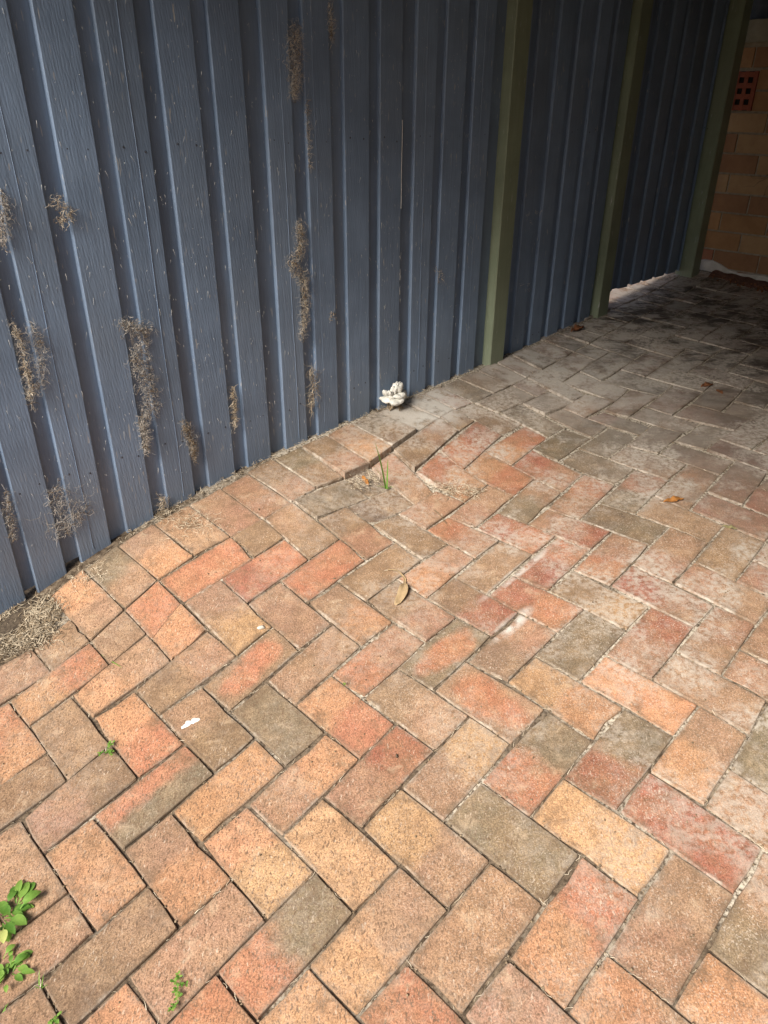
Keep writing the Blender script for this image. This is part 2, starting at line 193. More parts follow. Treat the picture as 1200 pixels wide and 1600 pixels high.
    bl = t.math('MULTIPLY', bl, t.ramp(t.noise(g, 16, 6, .7), .35, .56))
    c = t.mix(t.math('MULTIPLY', bl, .85), c, (.60, .575, .53))
    # dark damp stains beyond
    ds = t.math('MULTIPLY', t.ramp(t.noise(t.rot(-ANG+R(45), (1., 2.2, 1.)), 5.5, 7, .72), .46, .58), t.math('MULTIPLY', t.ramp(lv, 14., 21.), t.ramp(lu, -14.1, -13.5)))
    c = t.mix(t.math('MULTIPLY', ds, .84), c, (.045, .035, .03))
    # grime that gathers along the rims
    eg = t.math('MULTIPLY', t.ramp(t.math('ADD', edge, t.math('MULTIPLY', t.math('SUBTRACT', t.noise(p, 40, 4, .7), .5), .55)), .70, 1.06), .62)
    c = t.mix(eg, c, (.15, .11, .075))
    hz = t.math('MULTIPLY', t.math('MULTIPLY', t.ramp(t.noise(g, 4.5, 7, .68), .44, .60), t.ramp(t.noise(p, 70, 4, .7), .36, .60)), t.ramp(t.math('ADD', lv, t.math('MULTIPLY', lu, .3)), -4., 8., .12, .78))
    c = t.mix(hz, c, (.50, .45, .39))
    er = t.math('MULTIPLY', t.ramp(t.math('ADD', edge, t.math('MULTIPLY', t.math('SUBTRACT', t.noise(g, 55, 5, .7), .5), .5)), .86, 1.08), t.math('MULTIPLY', t.ramp(t.noise(g, 8, 4, .65), .44, .60), t.ramp(lv, -5., 5., .35, .9)))
    c = t.mix(er, c, (.54, .49, .42))
    n1 = t.bump(t.noise(p, 330, 3, .7), .55, .0022); n2 = t.bump(pore, .35, -.002, n1); n3 = t.bump(mid, .4, .004, n2)
    return t.fin(c, .88, n3, .2)

def bed_material():
    t = NT('joint_sand'); g = t.geo
    a = t.noise(g, 60, 5, .7); c = t.mix(t.ramp(a, .35, .65), (.055, .04, .028), (.20, .155, .11))
    b = t.noise(g, 5, 4, .6); lat = t.n('ShaderNodeSeparateXYZ', {'Vector': t.rot(-ANG, (1., 1., 1.))})
    lv = t.math('SUBTRACT', lat.outputs[1], float(np.array([X0, Y0])@VX))
    pale = t.math('MULTIPLY', t.ramp(t.math('ADD', b, t.math('MULTIPLY', lv, .17)), .44, .66), t.ramp(t.noise(g, 130, 3, .6), .35, .6))
    c = t.mix(pale, c, (.50, .45, .37))
    return t.fin(c, .95, t.bump(a, .7, .006), .1)

def paint_material(name, base, dirt, rough=.5, grain=True, seed=0., dark=.0):
    t = NT(name); rn = t.n('ShaderNodeObjectInfo').outputs['Random']
    off = t.vmath('MULTIPLY', t.n('ShaderNodeCombineXYZ', {'X': rn, 'Y': rn, 'Z': rn}).outputs[0], (13., 31., 7.)).outputs[0]
    fang = -math.atan2(FD[1], FD[0])
    fp = t.vmath('ADD', t.rot(fang, (1., 1., 1.)), off).outputs[0]
    st = t.n('ShaderNodeMapping', {'Vector': fp, 'Scale': (1., 1., .07)}).outputs[0]
    fib = t.noise(st, 95, 4, .65, .3)
    # rough-sawn, slightly slanting tool marks
    wv = t.n('ShaderNodeTexWave', {'Vector': t.n('ShaderNodeMapping', {'Vector': fp, 'Rotation': (0, R(24), 0), 'Scale': (1., 1., .30)}).outputs[0], 'Scale': 42., 'Distortion': 6., 'Detail': 4., 'Detail Scale': 2.2}, wave_type='BANDS', bands_direction='X').outputs['Fac']
    v1 = t.noise(fp, 6, 4, .6); c = t.mix(t.ramp(v1, .3, .7), base, tuple(min(1, x*1.22+.004) for x in base))
    c = t.mix(t.ramp(t.noise(fp, 2.2, 3, .5), .4, .75, 0., .5), c, dirt)
    c = t.mix(t.ramp(fib, .35, .75, 0., .22), c, tuple(x*.6 for x in base))
    rv = t.ramp(rn, 0., 1., .88, 1.12); c = t.mix(1., c, t.n('ShaderNodeCombineColor', {0: rv, 1: rv, 2: rv}).outputs[0], 'MULTIPLY')
    # short pale drips and scuffs that run down the board
    sk = t.n('ShaderNodeMapping', {'Vector': fp, 'Scale': (1., 1., .13)}).outputs[0]
    scm = t.math('MULTIPLY', t.ramp(t.noise(sk, 170, 1, .4), .705, .75), t.ramp(t.noise(fp, 9, 3, .6), .42, .62))
    c = t.mix(t.math('MULTIPLY', scm, .75), c, (.50, .50, .47))
    # dust: thicker near the foot of the fence
    zz = t.n('ShaderNodeSeparateXYZ', {'Vector': t.geo}).outputs[2]
    du = t.math('MULTIPLY', t.ramp(zz, .45, -.1), t.ramp(t.noise(fp, 12, 5, .7), .3, .8, .1, .7))
    c = t.mix(t.math('MULTIPLY', du, .55), c, (.20, .185, .165))
    n = t.bump(fib, .5, .0022)
    if grain: n = t.bump(wv, .16, .0010, n)
    n = t.bump(t.noise(fp, 260, 3, .6), .2, .001, n)
    return t.fin(c, rough, n, .4)

def simple(name, c1, c2, scale=40, rough=.85, bump=.3, bd=.003, trans=0.):
    t = NT(name); a = t.noise(t.geo, scale, 5, .65); c = t.mix(t.ramp(a, .3, .7), c1, c2)
    m = t.fin(c, rough, t.bump(a, bump, bd), .25)
    return m
def leaf_material(name, c1, c2, rough=.5):
    t = NT(name); a = t.noise(t.geo, 90, 3, .6); rn = t.n('ShaderNodeObjectInfo').outputs['Random']
    f = t.math('ADD', t.math('MULTIPLY', a, .6), t.math('MULTIPLY', rn, .5)); c = t.mix(t.ramp(f, .2, .8), c1, c2)
    t.fin(c, rough, t.bump(a, .3, .002), .4)
    tr = t.n('ShaderNodeBsdfTranslucent', {'Color': c}).outputs[0]; mx = t.n('ShaderNodeMixShader', {0: .35}); t.put(mx.inputs[1], t.b.outputs[0]); t.put(mx.inputs[2], tr)
    t.put(t.t.nodes['Material Output'].inputs[0], mx.outputs[0]); return t.m

M_brick = brick_material(); M_bed = bed_material()
M_blue = paint_material('blue_grey_paint', (.165, .232, .335), (.185, .228, .285), .46)
M_blue_back = paint_material('blue_grey_paint_back', (.155, .218, .315), (.17, .212, .265), .50, grain=False)
M_green = paint_material('olive_green_paint', (.205, .245, .165), (.22, .24, .18), .5, grain=False)
M_nail = simple('nail_head', (.05, .06, .08), (.09, .10, .12), 300, .5)
M_straw = simple('dry_straw', (.42, .34, .24), (.74, .66, .52), 60, .8)
M_straw_dark = simple('dead_stalk', (.13, .095, .06), (.30, .23, .15), 60, .85)
M_web = simple('dusty_web', (.42, .39, .34), (.62, .58, .52), 80, .9)
M_chaff = simple('brown_chaff', (.25, .20, .14), (.52, .45, .34), 120, .85)
M_fleck = simple('pale_flecks', (.50, .50, .47), (.70, .69, .64), 60, .8)
M_white = simple('white_crust', (.62, .61, .55), (.80, .79, .74), 45, .8, .7, .008)
M_soil = simple('dark_soil', (.035, .027, .02), (.11, .085, .06), 70, .95, .8, .008)
M_mortar = simple('wall_mortar', (.32, .27, .20), (.44, .38, .30), 50, .95, .6, .004)
M_beam = simple('pale_lintel', (.30, .28, .21), (.40, .37, .29), 12, .9, .4, .004)
M_dark = simple('dark_cladding', (.05, .055, .06), (.08, .085, .09), 20, .7)
M_roof = simple('roof_lining', (.05, .048, .045), (.08, .075, .07), 8, .8)
M_added_wall = simple('added_wall_render', (.07, .06, .05), (.10, .085, .07), 6, .9)
M_lime = simple('lime_wash', (.55, .53, .48), (.72, .70, .66), 18, .95, .8, .006)
M_leafG = leaf_material('fresh_leaf', (.09, .22, .03), (.25, .42, .08))
M_leafY = leaf_material('yellowing_leaf', (.42, .50, .12), (.55, .60, .20))
M_blade = leaf_material('grass_blade', (.10, .24, .03), (.22, .40, .07))
M_dry = leaf_material('curled_tan_leaf', (.42, .30, .16), (.56, .42, .25), .7)
M_orange = leaf_material('orange_leaf', (.42, .17, .04), (.55, .25, .07), .6)
M_brown = leaf_material('brown_leaf', (.24, .10, .045), (.34, .15, .07), .6)
M_pale = leaf_material('pale_dead_leaf', (.42, .38, .18), (.52, .46, .24), .6)

# ---------------------------------------------------------------- paving
bed = MB(); NU, NV = 68, 110
us = np.linspace(-19.5, 9, NU); vs = np.linspace(-14, 33, NV)
for v in vs:
    for u in us:
        p = xy(u, v); bed.v.append((p[0], p[1], zuv(u, v)-.0055-.012*math.exp(-((u+10.9)**2+(v-5.9)**2)/2/.9**2)+random.uniform(-.0012, .0012)))
for j in range(NV-1):
    for i in range(NU-1): a = j*NU+i; bed.f.append((a, a+1, a+NU+1, a+NU))
# ground beyond what the paving covers, one sheet out to the horizon, well below it
paving = bed.build('paving', M_bed, smooth=True); tag(paving, 'herringbone brick paving with sandy joints, sunken beside the fence', kind='structure')
gb = MB(); gb.v = [(-150, -150, -.9), (150, -150, -.9), (150, 150, -.9), (-150, 150, -.9)]; gb.f = [(0, 1, 2, 3)]
tag(gb.build('ground', simple('bare_earth', (.10, .08, .055), (.17, .14, .10), 2)), kind='structure')

PAL = dict(O=(.43, .23, .13), C=(.39, .168, .10), R=(.30, .118, .08), T=(.315, .195, .128), Y=(.42, .26, .14), B=(.235, .155, .10), G=(.18, .145, .10), P=(.325, .185, .125), D=(.15, .115, .085), W=(.42, .36, .30))
SPEC = """B 0 0 Y|B 1 0 R|B -1 0 G|B -2 0 T:Y l|B -3 0 Y|B -4 0 O:Y h|B -5 0 T:O h|B -6 0 O|B -7 0 T|B 2 0 T:O h|A 0 0 C:O l|A 1 0 T:P l|A 2 0 G:T h|A -1 0 T|A -2 0 Y:T h|A -3 0 G:C l|A -4 0 T|A -5 0 T:B l|A -6 0 T
B 1 -1 P|B 2 -1 O:T h|B 3 -1 O|B 0 -1 C:O h|B -1 -1 O|B -2 -1 C:O h|B -3 -1 O
A -1 1 R:G h|A 0 1 O:T h|A 1 1 G|A -2 1 C:G h|A -3 1 Y:T l|A -4 1 R:P l|A -5 1 P:O h|A -6 1 O|A -7 1 C:G r|A -8 1 T:B h|A -9 1 B|A -10 1 T
B 0 1 T|B 1 1 P|B -1 1 O|B -2 1 Y:O h|B -3 1 C:T c|B -4 1 B:T h|B -5 1 C:O l|B -6 1 G|B -7 1 B:T l|B -8 1 O:C h|B -9 1 T|B -10 1 C:O h
A 0 2 T|A -1 2 P:T l|A -2 2 R:P l|A -3 2 G|A -4 2 B:P h|A -5 2 C:G c|A -6 2 C:P h|A -7 2 T|A -8 2 C:B c|A -9 2 P:B l|A -10 2 O:T h|A -11 2 O:C h|A -12 2 P
B 0 2 P|B -1 2 T:P l|B -2 2 R:P h|B -3 2 B:Y h|B -4 2 R:C h|B -5 2 B:R h|B -6 2 P:B l|B -7 2 T:O h|B -8 2 T|B -9 2 T:Y h|B -10 2 C:O h|B -11 2 T
A -1 3 P|A -2 3 T|A -3 3 P:T h|A -4 3 C:P h|A -5 3 R:C h|A -6 3 T|A -7 3 O:P h|A -8 3 T|A -9 3 C|A -10 3 R:C h|A -11 3 C
B -1 3 R:P h|B -2 3 P|B -3 3 T|B -4 3 D:G h|B -5 3 T:R h|B -6 3 R:C h|B -7 3 C:P h|B -8 3 B|B -9 3 P:B l|B -10 3 T:B h|B -11 3 B
A -3 4 P|A -4 4 T:O h|A -5 4 C:G l|A -6 4 P:C h|A -7 4 G:T h|A -8 4 P:T h|A -9 4 T|A -10 4 D:B h|A -11 4 G
B -4 4 P|B -5 4 T|B -6 4 G|B -7 4 R:P h|B -8 4 C:O l|B -9 4 C:O h|B -10 4 P:T h|B -11 4 D
A -6 5 B|A -7 5 G|A -8 5 G|A -9 5 C:O l|A -10 5 R:C l|A -11 5 T:B l|B -7 5 R:G h|B -8 5 B:D h|B -9 5 D:G h|B -10 5 B|B -11 5 B
H -4 0 B|H -3 0 T:O l|H -2 0 G:T h|H -1 0 T:O h|H 0 0 T|H 1 0 T:P h|H 2 0 P|H 3 0 P:B l|H 4 0 G:B h|H 5 0 B:P h|H 6 0 O:T l|H 7 0 G:B h|H 8 0 G:W c|H 9 0 D:W c|H 10 0 B:R h"""
SP = {}
for tok in SPEC.replace('\n', '|').split('|'):
    k, a, b, *c = tok.split(); SP[(k, int(a), int(b))] = c
MODE = dict(h=(1.6, 0, 0, 0), l=(-1.6, 0, 0, 0), r=(0, 1.5, .1, 0), c=(0, 0, 0, 1))
def outline(n_long=4, n_short=2):
    pts = []                                        # unit rectangle outline with cut corners, (-1..1)
    for i in range(n_long): pts.append((-1+.022+(1.956)*i/n_long, -1))
    pts.append((.978, -1))
    for i in range(n_short): pts.append((1, -.955+1.91*i/n_short))
    pts.append((1, .955))
    for i in range(n_long): pts.append((.978-1.956*i/n_long, 1))
    pts.append((-.978, 1))
    for i in range(n_short): pts.append((-1, .955-1.91*i/n_short))
    pts.append((-1, -.955)); return pts
OUT = outline()
def brick(c4, codes, dz=0., tilt=(0, 0), lo=False, wear=1.):
    """c4: (u,v) of corners: -long-low, +long-low, +long-high, -long-high; returns mesh data"""
    rr = random.Random(hash(tuple(round(x, 2) for c in c4 for x in c)) & 0xffffff)
    P = [xy(*c) for c in c4]; Z = [zuv(*c) for c in c4]
    # rigid face: best plane through the four bed heights
    gap = .0013
    L = np.linalg.norm(P[1]-P[0]); Wd = np.linalg.norm(P[3]-P[0]); gl = 1-2*gap/max(L, .02); gw = 1-2*gap/max(Wd, .02)
    wear *= 1+.9*(c4[0][1] > 9)
    dz += rr.uniform(-.0018, .0018)*wear; tx = tilt[0]+rr.uniform(-.0014, .0014)*wear; ty = tilt[1]+rr.uniform(-.0012, .0012)*wear
    def at(a, b, z=0.):
        s, t = (a+1)/2, (b+1)/2
        q = (P[0]*(1-s)+P[1]*s)*(1-t)+(P[3]*(1-s)+P[2]*s)*t
        zz = (Z[0]*(1-s)+Z[1]*s)*(1-t)+(Z[3]*(1-s)+Z[2]*s)*t
        return (q[0], q[1], zz+dz+tx*a+ty*b+z)
    pts = OUT; n = len(pts); jit = [rr.uniform(0, 1)**3*.0022*wear for _ in pts]
    cr = [1.0 if (abs(a) > .94 and abs(b) > .85) else 0 for a, b in pts]
    chip = {rr.randrange(n): rr.uniform(.002, .007) for _ in range(rr.choice([0, 0, 1, 1, 2]))}
    v = []; uv = []
    def ring(z, inset):
        for i, (a, b) in enumerate(pts):
            e = inset+jit[i]+cr[i]*rr.uniform(0, .002)+chip.get(i, 0)*(1 if z > -.02 else 0)
            A_ = a*gl*(1-2*e/L) if abs(a) > .9 else a*gl; B_ = b*gw*(1-2*e/Wd) if abs(b) > .85 else b*gw
            v.append(at(A_, B_, z)); uv.append((A_, B_))
    ring(-.040, 0); ring(-.0035, 0); ring(-.0008, .0007); ring(0, .0021)
    f = []
    for k in range(3):
        for i in range(n): j = (i+1) % n; f.append((k*n+i, k*n+j, (k+1)*n+j, (k+1)*n+i))
    f.append(tuple(range(3*n, 4*n)))
    A_, *B_ = codes[0].split(':'); ca = PAL[A_]; cb = PAL[B_[0]] if B_ else ca
    md = MODE[codes[1]] if len(codes) > 1 else (0, 0, -1, 0)
    k = rr.uniform(.88, 1.12); ca = tuple(x*k*rr.uniform(.96, 1.04) for x in ca); cb = tuple(x*k for x in cb)
    return v, f, uv, ca, cb, md, rr.random()
def brick_mesh(items, name):
    V, F, UVs, CA, CB, PR, CT, RN = [], [], [], [], [], [], [], []
    for v, f, uv, ca, cb, md, rn in items:
        b = len(V); V += v; F += [tuple(i+b for i in q) for q in f]
        for q in f:
            for i in q: UVs.append(uv[i])
            CA.append(ca+(1,)); CB.append(cb+(1,)); PR.append(md[:3]); CT.append(float(md[3])); RN.append(rn)
    o = np.mean(V, 0); me = bpy.data.meshes.new(name); me.from_pydata([tuple(np.array(p)-o) for p in V], [], F)
    ul = me.uv_layers.new(name='face_uv'); ul.data.foreach_set('uv', np.array(UVs, 'f').ravel())
    for nm, ty, dat, key in (('colA', 'FLOAT_COLOR', CA, 'color'), ('colB', 'FLOAT_COLOR', CB, 'color'), ('par', 'FLOAT_VECTOR', PR, 'vector'), ('ctr', 'FLOAT', CT, 'value'), ('rnd', 'FLOAT', RN, 'value')):
        a = me.attributes.new(nm, ty, 'FACE'); a.data.foreach_set(key, np.array(dat, 'f').ravel())
    me.materials.append(M_brick); me.update()
    return me, o
def rand_codes(u, v):
    r = random.Random(int((u+50)*97+(v+50)*1013)); a = r.choice('OCRTTYBGPPT' if v < 8 else 'RPPTBGGCBT' if v < 16 else 'RPBGGDDB')
    b = r.choice('OTBGPCT'); return [a+':'+b, r.choice('hlrc')] if r.random() < .5 else [a]
items = []                                          # (key, corners, codes, dz, tilt)
def add(key, u0, u1, v0, v1, long):
    c = [(u0, v0), (u1, v0), (u1, v1), (u0, v1)] if long == 'u' else [(u0, v0), (u0, v1), (u1, v1), (u1, v0)]
    c = [lay(*q) for q in c]; items.append((key, c))
for m in range(-4, 12):
    for n_ in range(-26, 12):
        u0, u1, v0, v1 = n_-2, n_, n_+4*m, n_+4*m+1     # B bricks, long along u
        for kind, (u0, u1, v0, v1) in (('B', (n_-2, n_, n_+4*m, n_+4*m+1)), ('A', (n_-1, n_, n_+4*m-2, n_+4*m))):
            lim = -12 if v0 > -4.5 else -13
            if v0 > 18: lim = -12
            if u1 <= lim or u1 > 6 or v1 < -12 or v0 > 31 or u0 > 3 and v0 < 12: continue
            cl = max(u0, lim)
            if v0 > 28.6+.0*u0: continue
            add((kind, n_, m), cl, u1, v0, v1, 'u' if kind == 'B' else 'v')
for k in range(-4, 30):
    s = min(k, 30); fe = -14.05+.03*k
    cu = fe+.15 if k > 2 else fe+.25
    if k > 18: cu = -13.72+.02*k
    if k == -4: cu = -12.95
    add(('H', k, 0), cu, -12, k, k+1, 'u')
for k in range(17, 32):                                # the same courses go on outside the fence
    for j in range(3): add(('O', k, j), -15.25-2*j+.02*k, -13.25-2*j+.02*k-.5, k, k+1, 'u')
def spec_of(key, c):
    dz, tilt = 0., (0, 0)
    if key in (('H', 5, 0), ('H', 6, 0), ('H', 7, 0)): dz, tilt = .009, (.008, 0)
    if key in (('H', 4, 0),): dz, tilt = .003, (.004, 0)
    if key == ('A', -11, 5): dz = .006
    if key == ('B', -10, 4): dz, tilt = -.005, (-.002, 0)
    if key == ('A', -10, 4): dz = -.005
    if key == ('B', -11, 4): dz = -.010
    if key == ('A', -11, 4): tilt = (-.006, 0)
    if key[0] == 'O': return ['T'], .0, (0, 0)
    codes = SP.get(key) or rand_codes(*c[0]); return codes, dz, tilt
cp = np.array([0, 0, CAMH]); fw = np.array(f_); rt = np.array(r2); up = np.array(u2)
def screen_area(c):
    Ps = []
    for q in c:
        p = xy(*q); X = np.array([p[0], p[1], zuv(*q)])-cp; z = X@fw
        if z < .2: return 0
        Ps.append((X@rt/z*CAMF, X@up/z*CAMF))
    vis = any(abs(a) < 640 and abs(b) < 840 for a, b in Ps)
    a = .5*abs(sum(Ps[i][0]*Ps[(i+1) % 4][1]-Ps[(i+1) % 4][0]*Ps[i][1] for i in range(4))); return a if vis else 0
items.sort(key=lambda it: -screen_area(it[1]))
rest = []; nb = 0
for key, c in items:
    codes, dz, tilt = spec_of(key, c)
    if key == ('B', -10, 2):                          # this paver has cracked across
        a, b = .52, .48
        L0 = lambda i, j, t: tuple(np.array(c[i])*(1-t)+np.array(c[j])*t)
        for cc, cd in (([c[0], L0(0, 1, .60), L0(3, 2, .47), c[3]], ['C']), ([L0(0, 1, .583), c[1], c[2], L0(3, 2, .453)], ['O'])):
            me, o = brick_mesh([brick(cc, cd, dz)], 'brick'); ob = link(bpy.data.objects.new('brick', me), paving); ob.location = o
            ob['label'] = 'coral half of the cracked paver'; nb += 1
        continue
    it = brick(c, codes, dz, tilt)
    if nb < 298 and screen_area(c) > 0:
        me, o = brick_mesh([it], 'brick'); ob = link(bpy.data.objects.new('brick', me), paving); ob.location = o; nb += 1
    else: rest.append(it)
me, o = brick_mesh(rest, 'distant_bricks'); ob = link(bpy.data.objects.new('distant_bricks', me), paving); ob.location = o; ob['kind'] = 'stuff'
print('bricks', nb, 'rest', len(rest))

# straw and grit that lie in the joints
gr = MB()
for key, c in items:
    if screen_area(c) < 350: continue
    for e in range(4):
        a, b = np.array(c[e]), np.array(c[(e+1) % 4])
        for _ in range(random.choice([0, 1, 1, 2, 3])):
            t = random.random(); p = a*(1-t)+b*t; dl = (b-a)/np.linalg.norm(b-a); ln = random.uniform(.05, .22); sl_ = random.gauss(0, .35)
            dl2 = dl*math.cos(sl_)+np.array([-dl[1], dl[0]])*math.sin(sl_); pts = []
            for k in range(4):
                q = p+dl2*ln*(k/3-.5)+np.array([-dl[1], dl[0]])*random.gauss(0, .012); w3 = xy(*q); pts.append((w3[0], w3[1], zuv(*q)+random.uniform(-.003, .0012)))
            gr.tube(pts, random.uniform(.0003, .0008), 3)
tag(gr.build('joint_straw', M_straw), kind='stuff')
gr = MB()
for _ in range(2600):
    u = random.uniform(-12.5, 3); v = random.uniform(-9, 16)
    if random.random() < .8:
        if random.random() < .5: u = round(u)+random.gauss(0, .025)
        else: v = round(v)+random.gauss(0, .025)
    q = lay(u, v); p = xy(*q); r = random.uniform(.0006, .0020); z = zuv(*q)
    gr.box((p[0], p[1], z+r*.2), *np.linalg.qr(rng.normal(size=(3, 3)))[0], (r, r*random.uniform(.5, 1), r*random.uniform(.4, 1)))
tag(gr.build('joint_grit', M_straw_dark), kind='stuff')

# ---------------------------------------------------------------- fence
fence = empty('timber_fence', FP3(0, 0, 0)); tag(fence, 'long blue grey timber fence of lapped vertical boards with olive green posts', 'fence')
inv = np.array(FP3(0, 0, 0))
def fpart(mb, name, mat, parent=fence, smooth=False):
    mb.v = [tuple(np.array(p)-inv) for p in mb.v]; return mb.build(name, mat, parent, smooth)
FD3 = (FD[0], FD[1], 0); FN3 = (FN[0], FN[1], 0)
def board(s0, s1, n0, n1, zb0, zb1, zt, cham=.0030, wob=.0012, ns=9):
    """a sawn board with eased arrises and slightly wandering edges"""
    mb = MB(); sec = [(s0, n0), (s0, n1-cham), (s0+cham, n1), (s1-cham, n1), (s1, n1-cham), (s1, n0)]
    a = random.uniform(0, 9); n = len(sec)
    for k in range(ns+1):
        t = k/ns
        for i, (s, nn) in enumerate(sec):
            zb = zb0 if i < 3 else zb1; z = zb+(zt-zb)*t; e = math.sin(a+t*7+(0 if i < 3 else 2.1))*wob
            mb.v.append(FP3(s+e, nn+math.sin(a*2+t*4)*wob*.6, z))
    for k in range(ns):
        for i in range(n): j = (i+1) % n; mb.f.append((k*n+i, k*n+j, (k+1)*n+j, (k+1)*n+i))
    mb.f.append(tuple(range(n-1, -1, -1))); mb.f.append(tuple(range(ns*n, ns*n+n))); return mb
TH = .013; TOP = 2.33
# near panel: left edge, right edge, height of the foot at either edge
FRONT = [(-.66, -.54, -.10, -.09), (-.505, -.396, -.085, -.066), (-.362, -.270, -.062, -.055), (-.226, -.125, -.018, .006), (-.074, .021, .034, .050), (.068, .170, .06, .07), (.220, .325, .08, .09), (.372, .470, .10, .11), (.534, .630, .12, .13), (.677, .775, .15, .16), (.827, .931, .17, .18), (.976, 1.077, .18, .19), (1.138, 1.235, .19, .20), (1.279, 1.385, .18, .19), (1.430, 1.530, .16, .16)]
LOWB = {0: -.05, 1: -.035, 2: .002, 3: .02, 4: .04}
def nails(pb, s0, s1):
    for z in (.27, 1.075, 1.86):
        for s in (s0+.022, s1-.022):
            mb = MB(); s += random.uniform(-.004, .004); zz = z+random.uniform(-.010, .010); r = .0032; n = 7
            c = FP3(s, .0012, zz)
            for k in range(n): an = 2*math.pi*k/n; mb.v.append(FP3(s+r*math.cos(an), .0, zz+r*math.sin(an)))
            mb.v.append(c)
            for k in range(n): mb.f.append((k, (k+1) % n, n))
            fpart(mb, 'nail', M_nail, pb)
def back(s0, s1, zb0, zb1, zt=TOP):
    fpart(board(s0, s1, -TH-.019, -TH-.0005, zb0, zb1, zt), 'back_board', M_blue_back)
for i, (s0, s1, a, b) in enumerate(FRONT):
    pb = fpart(board(s0, s1, -TH, 0, a-(.0 if i < 6 else .03), b-(.0 if i < 6 else .03), TOP), 'front_board', M_blue)
    nails(pb, s0, s1)
    if i in (3, 5, 8, 9, 12, 14):
        mb = MB(); q = s0+(s1-s0)*{3: .42, 5: .58, 8: .6, 9: .33, 12: .5, 14: .45}[i]; mb.tube([FP3(q+.0015*math.sin(k*1.3), .0003, z) for k, z in enumerate(np.linspace(b+.02, 1.9, 14))], .0008, 4, False); fpart(mb, 'paint_ridge', M_blue, pb)
    nx = FRONT[i+1][0] if i+1 < len(FRONT) else 1.60
    zb = LOWB.get(i, b-.03); back(s1-.028, nx+.028, zb, zb+.012)
# middle panel (between the first and the second post)
mid = [(1.78-.0+k*.131, 1.78+k*.131+.088) for k in range(-1, 5)]
for k, (s0, s1) in enumerate(mid):
    if k == 0: s0 = 1.69; s1 = 1.735
    pb = fpart(board(s0, s1, -TH, 0, .15, .15, TOP), 'front_board', M_blue)
    if k: nails(pb, s0, s1)
    nx = mid[k+1][0] if k+1 < len(mid) else 2.43
    back(s1-.025, nx+.025, .15, .15)
# far panel: hangs clear of the ground
s = 2.53
for k in range(6):
    s0 = 2.648+k*.1245-.012; s1 = s0+.088
    if k == 5: s1 = 3.268
    zb = .362+.001*k; pb = fpart(board(s0, s1, -TH, 0, zb, zb+random.uniform(-.003, .003), TOP), 'front_board', M_blue); nails(pb, s0, s1)
    back(s1-.025 if k < 5 else 3.20, (2.648+(k+1)*.1245+.015) if k < 5 else 3.262, zb+.004, zb+.004)
fpart(board(2.500, 2.575, -TH, 0, .358, .36, TOP), 'front_board', M_blue); back(2.55, 2.66, .362, .362)
for z in (.27, 1.075, 1.86):                            # rails behind the boards
    mb = MB(); lo = z+.11 if z < .5 else z
    mb.box(FP3(.45, -TH-.019-.0235, z), FD3, FN3, (0, 0, 1), (1.15, .022, .042)); fpart(mb, 'rail', M_blue_back)
    mb = MB(); mb.box(FP3(2.43, -TH-.019-.0235, lo+.12*(z < .5)), FD3, FN3, (0, 0, 1), (.825, .022, .042)); fpart(mb, 'rail', M_blue_back)
def post(s0, s1, n0, n1, zb):
    mb = MB(); c = .003; sec = [(s0, n0), (s0, n1-c), (s0+c, n1), (s1-c, n1), (s1, n1-c), (s1, n0)]; n = 6
    for k in range(7):
        z = zb+(2.15-zb)*k/6
        for q, nn in sec: mb.v.append(FP3(q, nn, z))
    for k in range(6):
        for i in range(n): j = (i+1) % n; mb.f.append((k*n+i, k*n+j, (k+1)*n+j, (k+1)*n+i))
    mb.f.append(tuple(range(n-1, -1, -1))); mb.f.append(tuple(range(6*n, 7*n))); fpart(mb, 'post', M_green)
post(1.600, 1.690, -.07, .030, .10); post(2.418, 2.506, -.07, .032, .16); post(3.286, 3.372, -.03, .066, .22)

# ---------------------------------------------------------------- end wall
WS = 3.445
wall = empty('brick_wall', FP3(WS, 0, .3)); tag(wall, 'orange brown brick house wall beyond the last green post, dusty and cracked', 'wall'); wi = np.array(FP3(WS, 0, .3))
def wpart(mb, name, mat, parent=wall): mb.v = [tuple(np.array(p)-wi) for p in mb.v]; return mb.build(name, mat, parent)
mb = MB(); mb.box(FP3(WS+.06, 1.0, .85), FD3, FN3, (0, 0, 1), (.054, 1.35, .60)); wpart(mb, 'mortar', M_mortar)
def wall_brick_mat(i, c1, c2): return simple('wall_brick_clay_%s' % i, c1, c2, 14, .9, .5, .003)
WB = [wall_brick_mat('orange', (.35, .19, .09), (.43, .25, .125)), wall_brick_mat('brown', (.29, .155, .085), (.37, .205, .11)), wall_brick_mat('tan', (.40, .25, .135), (.47, .31, .17)), wall_brick_mat('red', (.33, .135, .08), (.41, .19, .11))]
CH = .0955; z0 = 1.432-12*CH
bm_cache = {}
for r in range(12):
    z = z0+r*CH; off = (.12 if r % 2 else 0)-.02
    k = -2
    while True:
        na = off+k*.25; nb_ = na+.24; k += 1
        if na > 1.3: break
        if nb_ < -.3: continue
        if r in (9, 10) and na < .13 < nb_: na2, nb2 = .138, nb_
        elif r in (9, 10) and nb_ > -.11 and na < .10: continue
        else: na2, nb2 = na, nb_
        if nb2-na2 < .03: continue
        mb = MB(); mb.box(FP3(WS+.047+random.uniform(-.0012, .0012), (na2+nb2)/2, z+.043), FD3, FN3, (0, 0, 1), (.05, (nb2-na2)/2, .0425))
        wpart(mb, 'brick', random.choice([WB[0], WB[1], WB[0], WB[2]] if r > 1 else [WB[3], WB[1]]))
